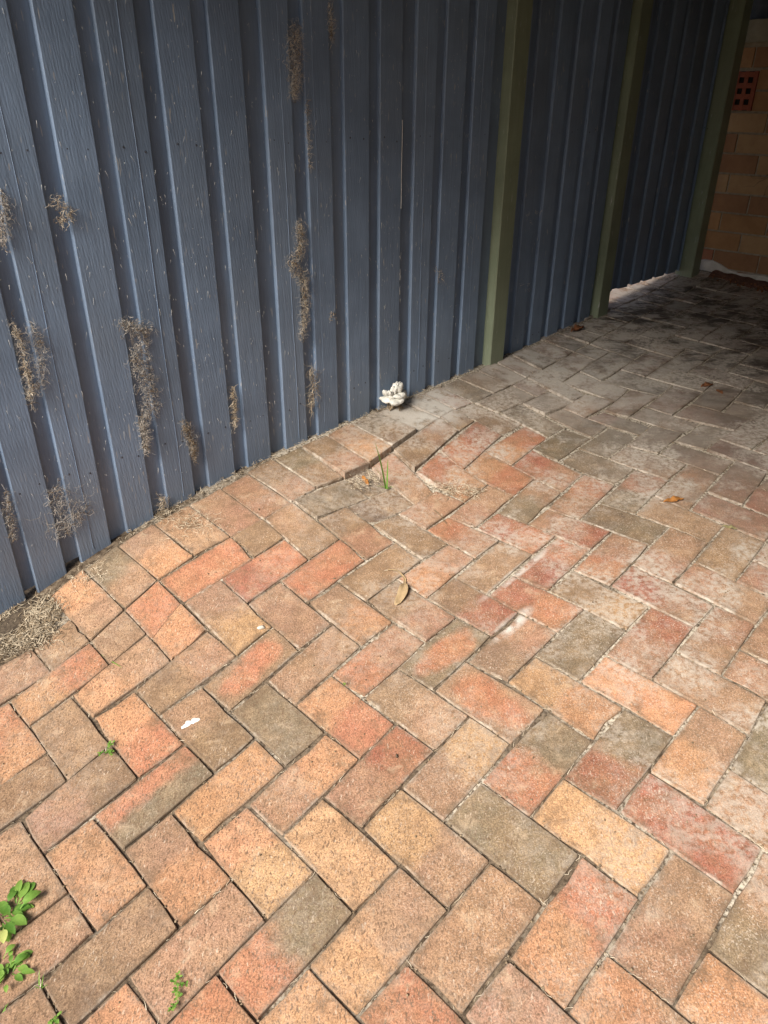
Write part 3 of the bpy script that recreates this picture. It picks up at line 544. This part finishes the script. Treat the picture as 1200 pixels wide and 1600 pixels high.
# terracotta air vent: frame, bars and a black panel painted as the shade in the holes
M_vent_shade = simple('vent_shade_black', (.008, .006, .006), (.015, .012, .01), 30)
M_terra = simple('terracotta', (.27, .08, .045), (.35, .11, .065), 60, .8)
vent = empty('air_vent', FP3(WS-.006, .1, z0+9*CH)); vent.parent = wall; vent.location = Vector(FP3(WS-.006, .1, z0+9*CH))-Vector(wi)
vi = np.array(FP3(WS-.006, .1, z0+9*CH))
def vpart(mb, name, mat): mb.v = [tuple(np.array(p)-vi) for p in mb.v]; return mb.build(name, mat, vent)
zv0, zv1 = z0+9*CH+.002, z0+11*CH-.016
mb = MB(); mb.box(FP3(WS-.001, .01, (zv0+zv1)/2), FD3, FN3, (0, 0, 1), (.004, .118, (zv1-zv0)/2)); vpart(mb, 'vent_shade_panel', M_vent_shade)
for k in range(6):
    nn = -.098+k*.0445; mb = MB(); mb.box(FP3(WS+.004, nn, (zv0+zv1)/2), FD3, FN3, (0, 0, 1), (.014, .0095, (zv1-zv0)/2)); vpart(mb, 'vent_bar', M_terra)
for k in range(4):
    zz = zv0+.014+k*(zv1-zv0-.028)/3; mb = MB(); mb.box(FP3(WS+.005, .013, zz), FD3, FN3, (0, 0, 1), (.014, .12, .0115)); vpart(mb, 'vent_bar', M_terra)
# lime-crusted foot of the wall
mb = MB(); pts = []
N = 26
for i in range(N+1):
    nn = -.05+1.3*i/N; zt = .412-.125*nn+random.uniform(-.02, .016); mb.v += [FP3(WS-.012, nn, .15), FP3(WS-.010+random.uniform(-.002, .002), nn, zt), FP3(WS+.01, nn, zt+.004)]
for i in range(N): a = i*3; mb.f += [(a, a+3, a+4, a+1), (a+1, a+4, a+5, a+2)]
wpart(mb, 'lime_crust', M_lime)
mb = MB(); mb.box(FP3(WS+.05, 1.0, 1.490), FD3, FN3, (0, 0, 1), (.075, 1.35, .047)); tag(mb.build('lintel', M_beam), 'pale rendered lintel along the top of the brick wall', 'lintel')
mb = MB(); mb.box(FP3(WS+.06, 1.0, 1.9), FD3, FN3, (0, 0, 1), (.05, 1.35, .358)); tag(mb.build('gable_cladding', M_dark), 'dark grey cladding above the lintel at the top right corner', 'cladding')
# carport roof and side wall out of view, added to shade the far end
roof = empty('added_carport_roof', FP3(3, .5, 2.3)); tag(roof, 'dark carport roof overhead, unseen, added to shade the far paving', 'roof'); ri = np.array(FP3(3, .5, 2.3))
def rpart(mb, name, mat): mb.v = [tuple(np.array(p)-ri) for p in mb.v]; return mb.build(name, mat, roof)
RS0 = -.92
mb = MB(); mb.box(FP3((RS0+4.4)/2, 1.47, 2.36), FD3, FN3, (0, 0, 1), ((4.4-RS0)/2, 1.5, .02)); rpart(mb, 'lining', M_roof)
side = MB(); side.box(FP3(2.1, 2.75, 1.2), FD3, FN3, (0, 0, 1), (2.4, .06, 1.3)); tag(side.build('added_side_wall', M_added_wall), 'dark rendered wall out of the frame, added to cut sky light from the right', 'wall')
mb = MB(); mb.box(FP3(RS0-.02, 1.47, 2.24), FD3, FN3, (0, 0, 1), (.018, 1.5, .14)); rpart(mb, 'shade_fascia', M_roof)  # deep roof edge added to cut sky light reaching the far end
for k in range(5):
    mb = MB(); mb.box(FP3(RS0+.3+k*1.05, 1.49, 2.265), FD3, FN3, (0, 0, 1), (.022, 1.46, .074)); rpart(mb, 'joist', M_roof)

# clipped greenery out of view behind the camera, added to block low sky light
hd = MB(); NH, MH = 60, 16
for i in range(NH+1):
    for j in range(MH+1):
        a = j/MH*math.pi; nn = -5+14*i/NH; hgt = 2.9+.25*math.sin(i*.7)+random.uniform(-.1, .1)
        hd.v.append(FP3(-7.5+.8*math.cos(a)*(1+random.uniform(-.08, .08)), nn, -.9+(hgt+.5)*max(0, math.sin(a))**.35))
for i in range(NH):
    for j in range(MH): a = i*(MH+1)+j; hd.f.append((a, a+1, a+MH+2, a+MH+1))
tag(hd.build('added_hedge', simple('added_hedge_leaves', (.03, .05, .015), (.07, .11, .035), 30, .8, 1., .05)), 'dark green clipped greenery behind the viewpoint, unseen, added to block low sky light', 'added_hedge')

# ---------------------------------------------------------------- dry debris on the boards
def clump(label, path, width, count, mat, name='dry_vine_clump', cat='dead vine', curl=.010, dens_web=0, ln=(.008, .030), hang=False, rad=.00058):
    root = empty(name, FP3(path[0][0], .005, path[0][1])); tag(root, label, cat); L = np.array(FP3(path[0][0], .005, path[0][1]))
    P = np.array(path)
    seg = np.r_[0, np.cumsum(np.linalg.norm(np.diff(P, axis=0), axis=1))]
    def at(t):
        q = t*seg[-1]; i = min(np.searchsorted(seg, q, 'right')-1, len(P)-2); a = (q-seg[i])/max(seg[i+1]-seg[i], 1e-6); return P[i]*(1-a)+P[i+1]*a
    def strands(n, mt, nm, wscale, r):
        mb = MB()
        for _ in range(n):
            t = random.random(); c = at(t); w_ = width*(1-.65*abs(2*t-.75)/1.25)*wscale
            s = c[0]+random.gauss(0, .30)*w_; z = c[1]+random.gauss(0, .010); n0 = abs(random.gauss(0, .0032))+.0008
            th = random.uniform(0, 2*math.pi) if random.random() < .6 else random.gauss(-1.57, .5); l = random.uniform(*ln); pts = []; m = 6; kk = random.gauss(0, 1.1)
            for k in range(m):
                pts.append(FP3(s, max(.0008, n0), z)); th += kk*.55+random.gauss(0, .35); s += math.cos(th)*l/m; z += math.sin(th)*l/m; n0 += random.gauss(0, .003)
            mb.tube(pts, r*random.uniform(.6, 1.5), 3)
        mb.v = [tuple(np.array(p)-L) for p in mb.v]; o = mb.build(nm, mt, root); o['kind'] = 'stuff'; return o
    dens_web = int(dens_web*1.3)
    strands(int(count*.42), M_straw_dark, 'dark_fibres', .7, rad*1.1); strands(int(count*.68), mat, 'fibres', .85, rad)
    if dens_web: strands(dens_web, M_web, 'web', 1.35, rad*.55)
    return root
g_ = clump
g_('largest matted grey clump of dry vine and web, on the near boards', FP['c1'], .056, 560, M_web, dens_web=520)
g_('long tan tangle of dry vine and web halfway up the centre boards', FP['c2'], .044, 380, M_straw, dens_web=420)
g_('thin dusty web patch near the top edge of the centre boards', FP['c3'], .052, 170, M_web, dens_web=520, name='cobweb', cat='cobweb')
g_('narrow clump of dry vine on the leftmost recess', FP['c4'], .020, 160, M_straw, dens_web=160)
g_('pale wispy clump beside the narrow clump at the left', FP['c5'], .034, 80, M_web, dens_web=180, name='cobweb', cat='cobweb')
g_('small ring-shaped nest of fibres high on the left boards', FP['c6'], .016, 100, M_straw, name='fibre_nest', cat='nest')
g_('loose scatter of web low on the left boards above the straw heap', FP['c7'], .075, 70, M_web, dens_web=170, ln=(.02, .06), name='cobweb', cat='cobweb')
g_('faint brown clump low on the boards right of the largest clump', FP['c8'], .030, 200, M_straw_dark, dens_web=130)
g_('small golden clump caught in a recess above the paving', FP['c9'], .018, 170, M_straw)
g_('spindly twiggy clump low on the boards left of the white crust', FP['c10'], .026, 130, M_straw, ln=(.02, .06))
g_('two tiny scraps of dry vine on the boards left of the first green post', FP['c11'], .012, 26, M_straw, name='dry_vine_scrap')
g_('short pale streak of web beside the long tan tangle', FP['c12'], .014, 60, M_web, dens_web=60, name='cobweb', cat='cobweb')
g_('dark cobweb in the lowest left recess at the photo edge', FP['c13'], .022, 60, M_straw_dark, dens_web=90, name='cobweb', cat='cobweb')
g_('dry roots at the foot of the boards over the straw litter', FP['c14'], .026, 150, M_straw, ln=(.02, .05), name='dry_root_tuft', cat='dead roots')
g_('single hooked dry twig stuck to the centre boards', FP['c15'], .004, 9, M_straw, ln=(.02, .035), name='dry_twig', cat='twig', rad=.0009)
g_('slim seed-like cocoon of web at the top edge', FP['c16'], .010, 90, M_web, dens_web=30, name='cocoon', cat='cocoon')
g_('dusty web on the far left board edge', FP['c17'], .030, 90, M_web, dens_web=190, name='cobweb', cat='cobweb')
mb = MB()                                              # flecks of dust and husk stuck to the paint
for _ in range(1500):
    s = random.uniform(-.5, 1.5); z = random.uniform(.0, 1.45); 
    if z < .22+.1*s-.08: continue
    l = random.choice([.002, .003, .004, .006, .009, .016])*random.uniform(.7, 1.3); th = random.gauss(-1.57, .25)
    mb.tube([FP3(s, .0012, z), FP3(s+math.cos(th)*l*.5, .002, z+math.sin(th)*l*.5), FP3(s+math.cos(th)*l, .0012, z+math.sin(th)*l)], random.uniform(.00025, .0006), 3)
for (s, z, l, th, k_) in ((1.80, .775, .030, -.5, 2.5), (1.86, .79, .028, -1.0, 2.), (1.905, .785, .026, -2.6, 1.5), (1.83, .75, .022, .3, -2.), (1.80, .50, .035, -.1, .5), (1.86, .495, .020, -.6, 2.), (1.875, .47, .02, 2.6, 1.)):
    for q in range(3):
        pts = []; a, b_, c_ = s+random.gauss(0, .003), z+random.gauss(0, .004), th
        for k in range(7): pts.append(FP3(a, .0008, b_)); a += math.cos(c_)*l/6; b_ += math.sin(c_)*l/6; c_ += k_/6
        mb.tube(pts, .0005, 3)
mb.tube([FP3(1.0775+.0006*math.sin(k), .0002, .86+k*.027) for k in range(11)], .0011, 4, False)
for (a, b_) in ((.62, .66), (.57, .60), (.44, .47)): mb.tube([FP3(1.0785+.0008*math.sin(k*2), .0002, a+k*(b_-a)/4) for k in range(5)], .0008, 4)
tag(mb.build('husk_flecks', M_fleck), kind='stuff')

# dried creeper stems on the end wall
def creeper(label, n0, z0_, steps, sc):
    root = empty('dried_creeper', FP3(WS-.008, n0, z0_)); tag(root, label, 'dead creeper'); L = np.array(FP3(WS-.008, n0, z0_)); mb = MB()
    for _ in range(steps):
        n = n0+random.gauss(0, .008); z = z0_; th = random.gauss(-1.7, .4); pts = []
        for k in range(9): pts.append(tuple(np.array(FP3(WS-.006-random.uniform(0, .004), n, z))-L)); th += random.gauss(0, .45); n += math.cos(th)*sc; z += math.sin(th)*sc*1.1
        mb.tube(pts, .0018, 4)
    mb.build('stem', M_straw_dark, root)
creeper('dried creeper stems on the brick wall below the air vent', .36, .93, 4, .028)
creeper('second dried creeper at the right edge of the brick wall', .56, .80, 3, .020)

# ---------------------------------------------------------------- litter on the paving
def litter(name, label, cat, pts_uv, n, mat, spread, ln=(.012, .05), up=.014, r=.0006, stuff=True, mat2=None):
    root = None
    def mk(nn, mt, nm, parent):
        mb = MB()
        for _ in range(nn):
            c = random.choice(pts_uv); x = c[0]+random.gauss(0, spread); y = c[1]+random.gauss(0, spread)
            if (np.array([x, y])-FA)@FN < -.01: continue
            th = random.uniform(0, 6.28); l = random.uniform(*ln); kk = random.gauss(0, 1.); h_ = random.uniform(.001, up); pts = []
            for k in range(6): pts.append((x, y, gz(x, y)+h_*(1-.3*abs(k-2.5)/2.5))); th += kk*.45; x += math.cos(th)*l/6; y += math.sin(th)*l/6
            mb.tube(pts, r*random.uniform(.6, 1.5), 3)
        return mb.build(nm, mt, parent)
    o = mk(n, mat, name, None); tag(o, label, cat, kind='stuff' if stuff else None)
    if mat2: q = mk(n//2, mat2, 'dark_straw', o); q['kind'] = 'stuff'
    return o
mb = MB(); c0 = FA-.50*FD+.04*FN     # low mound of soil under the straw
n = 18
for ring_, hh in ((0, .016), (.5, .012), (1, -.012)):
    for k in range(n):
        an = 2*math.pi*k/n; p = c0+(FD*math.cos(an)*.17+FN*math.sin(an)*.085)*ring_*random.uniform(.9, 1.1); mb.v.append((p[0], p[1], gz(*p)+hh*random.uniform(.7, 1.2)))
for r in range(2):
    for k in range(n): mb.f.append((r*n+k, r*n+(k+1) % n, (r+1)*n+(k+1) % n, (r+1)*n+k))
tag(mb.build('soil_mound', M_soil, smooth=True), 'dark soil beneath the straw litter under the left end of the fence', kind='stuff')
litter('straw_litter', 'heap of pale straw litter where the paving ends under the fence', 'straw', [GP['debris'][k] for k in (0, 0, 1, 1, 1, 3, 5)], 1300, M_chaff, .026, up=.016, r=.0012, mat2=M_straw_dark)
litter('straw_litter', 'thin straw strewn on the paving at the foot of the boards', 'straw', GP['base_straw']+[GP['debris'][6]], 220, M_straw, .030, up=.012, mat2=M_straw_dark)
litter('debris_pile', 'small pile of dry fibre in the sunken joint right of the grass tuft', 'debris', GP['pile'][:2], 230, M_straw, .020, ln=(.01, .035), up=.012, mat2=M_straw_dark)
litter('debris_pile', 'crumbs and fibre in the hole left of the grass tuft', 'debris', GP['sunk_debris'], 150, M_straw, .016, ln=(.008, .03), up=.010, mat2=M_straw_dark)
foot = [tuple((FA+s*FD+.014*FN)) for s in np.linspace(-.1, 1.5, 40)]
litter('fence_foot_litter', 'wispy fibres along the foot of the fence', 'straw', foot, 420, M_straw, .010, ln=(.006, .03), up=.010, mat2=M_straw_dark)

def blade(mb, base, direc, length, width, rise, droop=.5, seg=6, profile=None, cup=.15):
    """leaf or grass blade: a cupped strip with thickness given by two faces"""
    d_ = Vector((direc[0], direc[1], 0)).normalized(); sd_ = Vector((-d_.y, d_.x, 0)); p = Vector(base); b = len(mb.v); el = rise
    for k in range(seg+1):
        t = k/seg; w_ = width*(profile(t) if profile else (1-t**2)**.8*.9+.02)/2
        for j in (-1, 0, 1): mb.v.append(tuple(p+sd_*w_*j+Vector((0, 0, abs(j)*w_*cup))))
        p = p+(d_*math.cos(el)+Vector((0, 0, math.sin(el))))*length/seg; el -= droop*rise/seg*1.6
    for k in range(seg):
        for j in range(2): a = b+k*3+j; mb.f.append((a, a+1, a+4, a+3))
spoon = lambda t: .14 if t < .38 else max(.03, math.sin(min(1, (t-.30)/.70)*math.pi)**.7)
def weed(label, pos, nleaf, size, mat, spreadang=(0, 6.28), yellow=0, rise=(.2, .9), name='weed'):
    root = empty(name, G(pos)); tag(root, label, 'weed')
    for i in range(nleaf):
        mb = MB(); an = spreadang[0]+(spreadang[1]-spreadang[0])*(i+random.random()*.8)/nleaf; s_ = size*random.uniform(.35, 1.15)
        off = (random.gauss(0, size*.30), random.gauss(0, size*.30), .002)
        blade(mb, off, (math.cos(an), math.sin(an)), s_, s_*random.uniform(.24, .42), random.uniform(*rise), 1.0, 8, spoon, .25)
        mb.build('leaf', M_leafY if i < yellow else mat, root, smooth=True)
    return root
weed('leafy green weed cut by the left edge, with one yellow leaf', GP['weed1'][0], 30, .054, M_leafG, (-1.2, 2.8), 1, (.1, 1.2))
weed('leafy green weed just below the one with the yellow leaf', GP['weed2'][0], 30, .040, M_leafG, (-2.2, 2.4), 0, (.1, 1.2))
def sprout(label, pos, nstem, size):
    root = empty('weed_sprout', G(pos)); tag(root, label, 'weed')
    for i in range(nstem):
        an = random.uniform(0, 6.28); ln = size*random.uniform(.5, 1); dx, dy = math.cos(an), math.sin(an)
        st = MB(); pts = [(dx*ln*t, dy*ln*t, .003+.5*ln*math.sin(t*2)) for t in (0, .33, .66, 1)]; st.tube(pts, .0007, 4); st.build('stem', M_blade, root)
        for k in range(6):
            mb = MB(); t = random.uniform(.35, 1); a2 = random.uniform(0, 6.28); q = (dx*ln*t, dy*ln*t, .003+.5*ln*math.sin(t*2)); blade(mb, q, (math.cos(a2), math.sin(a2)), size*.34, size*.22, .4, 1, 4, lambda t: math.sin(.1+t*3)*.95, .2); mb.build('leaf', M_leafG, root, smooth=True)
    return root
sprout('small bright green sprout in the joint at the left, below the pale spot', GP['weed3'][0], 5, .024)
sprout('tiny green seedling at the corner of the coral paver', GP['weed4'][0], 2, .011)
sprout('feathery green sprout in the joint near the bottom edge', GP['weed5'][0], 4, .020)
sprout('lower green sprout touching the feathery one', GP['weed5b'][0], 4, .018)
sprout('green sprout cut by the bottom edge', GP['weed6'][0], 5, .020)
def grass(label, pos, blades):
    root = empty('grass_tuft', G(pos, -.004)); tag(root, label, 'grass')
    for (ax, ay, l, wd, rs, dr) in blades:
        mb = MB(); blade(mb, (random.gauss(0, .003), random.gauss(0, .003), 0), (ax, ay), l, wd, rs, dr, 8, None, .5); mb.build('blade', M_blade, root, smooth=True)
grass('upright green grass tuft in the sunken joint by the fence', GP['tuft'][0], [(-.5, .4, .165, .0085, 1.38, .10), (-.6, -.1, .115, .007, 1.25, .2), (.1, .6, .105, .006, 1.45, .05), (.7, -.2, .03, .004, .7, .9), (-.9, .2, .035, .0035, .6, 1.1), (.2, -.8, .025, .003, .7, .8)])
grass('flat green grass blades lying across the joint at the left', GP['weed8'][0], [(.75, -.6, .062, .0035, .15, .2), (-.3, .8, .045, .003, .3, .6), (.9, .45, .05, .0022, .2, .3), (-.7, .5, .03, .004, .3, .8)])
grass('dark spiky grass in the joint at the bottom left', GP['weed7'][0], [(-.2, 1, .03, .0025, 1.0, .4), (.2, .7, .026, .002, 1.2, .2), (.6, .2, .018, .002, .8, .5), (-.5, .1, .016, .002, .8, .5)])
grass('mossy grass wisps at the bottom left corner', GP['weed9'][0], [(.3, 1, .022, .003, .6, .6), (.8, .6, .020, .003, .5, .6), (-.2, .8, .018, .0025, .7, .5)])

def dead_leaf(name, label, path, wid, mat, lift=.004, curl=.5, prof=None):
    p = np.array(path); root = empty(name, G(p[0])); tag(root, label, 'leaf'); L = np.array(G(p[0])); mb = MB(); m = 14
    seg = np.r_[0, np.cumsum(np.linalg.norm(np.diff(p, axis=0), axis=1))]
    for k in range(m+1):
        q = k/m*seg[-1]; x = np.interp(q, seg, p[:, 0]); y = np.interp(q, seg, p[:, 1])
        x2 = np.interp(q+.004, seg, p[:, 0])-np.interp(q-.004, seg, p[:, 0]); y2 = np.interp(q+.004, seg, p[:, 1])-np.interp(q-.004, seg, p[:, 1]); nn = math.hypot(x2, y2) or 1
        w_ = wid*(prof(k/m) if prof else max(.06, math.sin(math.pi*k/m)**.7))/2; z = gz(x, y)+lift*(1+.8*math.sin(k*.9))
        for j in (-1, -.4, .4, 1): mb.v.append(tuple(np.array((x-y2/nn*w_*j, y+x2/nn*w_*j, z+abs(j)**2*w_*curl*(1+.3*math.sin(k*1.7+j))))-L))
    for k in range(m):
        for j in range(3): a = k*4+j; mb.f.append((a, a+1, a+5, a+4))
    b = mb.build('leaf_blade', mat, root, smooth=True)
    so_ = b.modifiers.new('thickness', 'SOLIDIFY'); so_.thickness = .0005
    st = MB(); a0 = np.array(G(p[0], lift))-L; d0 = (p[1]-p[0])/np.linalg.norm(p[1]-p[0]); st.tube([tuple(a0), (a0[0]-d0[0]*.012, a0[1]-d0[1]*.012, a0[2]-lift*.6)], .0008, 5); st.build('leaf_stalk', M_straw, root)
dead_leaf('dry_leaf', 'long curled tan leaf with a thin hooked tail on the paving', GP['curled_leaf'], .027, M_dry, .005, .7, lambda t: .12+.35*t if t < .45 else (.30 if t < .5 else .3+.75*math.sin((t-.5)/.5*math.pi)**.8*.95))
dead_leaf('dry_leaf', 'bright orange fallen leaf on the right of the paving', GP['orange_leaf'], .026, M_orange, .003, .5)
dead_leaf('dry_leaf', 'pale yellowish leaf near the right edge', GP['yellow_leaf'], .018, M_pale, .002, .3)
dead_leaf('dry_leaf', 'reddish brown leaf on the grey shaded bricks', GP['brown_leaf'], .030, M_brown, .003, .5)
dead_leaf('dry_leaf', 'smaller brown leaf just right of another on the grey bricks', GP['red_leaf'], .020, M_brown, .002, .5)
dead_leaf('dry_leaf', 'rust coloured leaf scrap against the fence before the second green post', GP['post_chip'], .040, M_brown, .006, .7)
dead_leaf('dry_leaf', 'orange leaf scrap in the hole left of the grass tuft', GP['chip'], .016, M_orange, .004, .5)
tw = MB(); tw.tube([G(p, .004) for p in GP['twig'][:3]], .0017, 5); tw.tube([G(GP['twig'][1], .004), G(GP['twig'][3], .006)], .001, 5)
tag(tw.build('dry_twig', M_straw_dark), 'forked brown twig lying right of the grass tuft', 'twig')

def lump(name, label, cat, pos, rx, ry, rz, mat, rot=0., wob=.25, n=14, m=7, lift=0.):
    mb = MB(); ph = [random.uniform(0, 6.28) for _ in range(6)]
    for i in range(m+1):
        th = math.pi*i/m
        for k in range(n):
            a = 2*math.pi*k/n; w_ = 1+wob*(math.sin(2*a+ph[0]+th)*.5+math.sin(3*a+ph[1]-th*2)*.35+math.sin(5*a+ph[2]+th*3)*.25)
            x, y = rx*math.sin(th)*math.cos(a)*w_, ry*math.sin(th)*math.sin(a)*w_; mb.v.append((x*math.cos(rot)-y*math.sin(rot), x*math.sin(rot)+y*math.cos(rot), rz*math.cos(th)*(1+wob*.5*math.sin(2*a+ph[3]))))
    for i in range(m):
        for k in range(n): mb.f.append((i*n+k, (i+1)*n+k, (i+1)*n+(k+1) % n, i*n+(k+1) % n))
    o = mb.build(name, mat, None, smooth=True); o.location = G(pos, rz*.6+lift)
    if cat: tag(o, label, cat)
    return o
# the white crusty bracket growth at the foot of the fence
fg = tuple(FA+1.028*FD+.034*FN); fr = empty('white_bracket_growth', G(fg)); tag(fr, 'crumpled white layered growth at the foot of the blue fence', 'fungus')
def shelf(dx, dn, z, rad, thick, tiltv, seed, name='cap'):
    rr = random.Random(seed); mb = MB(); n = 26; c = FD*dx+FN*dn
    R_ = [1+.22*math.sin(3*2*math.pi*k/n+seed)+.12*math.sin(7*2*math.pi*k/n+seed*2)+rr.uniform(-.06, .06) for k in range(n)]
    for (q, zz) in ((0., .75), (.45, .95), (.85, 1.0), (1., .35), (.9, -.55), (.4, -.8), (0, -.8)):
        for k in range(n):
            a = 2*math.pi*k/n; r_k = rad*q*R_[k]; s_ = math.cos(a)*r_k; nn = math.sin(a)*r_k*.72
            p = c+FD*s_+FN*nn; wz = math.sin(5*a+seed)*.2*q*thick+rr.uniform(-.12, .12)*thick*q
            mb.v.append((p[0], p[1], z+zz*thick/2+wz+tiltv[0]*s_+tiltv[1]*nn))
    for i in range(6):
        for k in range(n): mb.f.append((i*n+k, (i+1)*n+k, (i+1)*n+(k+1) % n, i*n+(k+1) % n))
    o = mb.build(name, M_white, fr, smooth=True); return o
shelf(.004, .0, .026, .036, .014, (.05, -.1), 1); shelf(-.004, .0, .040, .056, .015, (.10, -.10), 2); shelf(.006, .002, .052, .044, .016, (.02, -.05), 3)
shelf(-.032, -.004, .064, .020, .020, (-.35, .1), 4); shelf(.006, .0, .074, .024, .030, (.18, -.15), 5); shelf(.012, -.002, .088, .014, .014, (.2, .0), 7)
st = MB()
for k in range(34):
    a = random.uniform(0, 6.28); q = random.uniform(.004, .022); p = FD*math.cos(a)*q+FN*math.sin(a)*q; st.tube([(p[0]*1.5, p[1]*1.5, -.002), (p[0]*1.1+random.gauss(0, .003), p[1]*1.1, .012), (p[0]*.8, p[1]*.8, .028)], random.uniform(.0012, .003), 5, False)
st.build('stalk', M_straw_dark, fr)
lump('plaster_chunk', 'small white chunk lying below the crumpled white growth', 'chunk', GP['chunk'][0], .012, .008, .006, M_white)
lump('plaster_chunk', 'little white pebble at the foot of the fence over the grey brick', 'chunk', GP['pebble'][0], .008, .006, .005, M_white)
lump('mortar_lump', 'grey mortar lump on the joint left of the curled leaf', 'lump', GP['lump1'][0], .010, .007, .005, M_web)
lump('seed_husk', 'black seed husk on the red paver', 'seed', GP['lump2'][0], .003, .005, .003, M_soil, .3)
# white bird dropping
bd = MB(); p0 = np.array(GP['drop'][1]); n = 24
for q, zz in ((0, .0018), (.7, .0014), (1, .0002)):
    for k in range(n):
        a = 2*math.pi*k/n; r_k = (.012+.006*math.sin(2*a+.6)+.0025*math.sin(5*a)+(.010 if k in (14, 15) else 0))*q; x = p0[0]+math.cos(a)*r_k; y = p0[1]+math.sin(a)*r_k*.9; bd.v.append((x, y, gz(x, y)+.0042+zz))
for i in range(2):
    for k in range(n): bd.f.append((i*n+k, (i+1)*n+k, (i+1)*n+(k+1) % n, i*n+(k+1) % n))
tag(bd.build('bird_dropping', M_lime, smooth=True), 'white splat of bird dropping on the tan paver', 'dropping')
# red-brown clay litter against the end wall
mb = MB(); N1 = 22
cs = np.array([FA+3.40*FD+.13*FN, FA+3.37*FD+.62*FN])
for j, (o_, hh) in enumerate(((-.055, -.006), (-.03, .010), (0, .017), (.035, .014))):
    for i in range(N1):
        t = i/(N1-1); c = cs[0]*(1-t)+cs[1]*t+FD*(o_+random.uniform(-.008, .008)); mb.v.append((c[0], c[1], gz(*c)+hh*random.uniform(.6, 1.25)*(1-.5*t)))
for j in range(3):
    for i in range(N1-1): a = j*N1+i; mb.f.append((a, a+1, a+N1+1, a+N1))
tag(mb.build('clay_rubble', simple('clay_crumbs', (.10, .05, .036), (.19, .10, .07), 60, .95, .9, .01), smooth=True), 'reddish crumbled clay at the foot of the brick wall', 'rubble')
cr_ = MB()
for k in range(60):
    q = random.random(); c = cs[0]*(1-q)+cs[1]*q+FD*random.uniform(-.10, -.01); r = random.uniform(.002, .006)
    cr_.box((c[0], c[1], gz(*c)+r*.6+.004), *np.linalg.qr(rng.normal(size=(3, 3)))[0], (r, r*.8, r*.6))
tag(cr_.build('clay_crumbs', M_brown), kind='stuff')
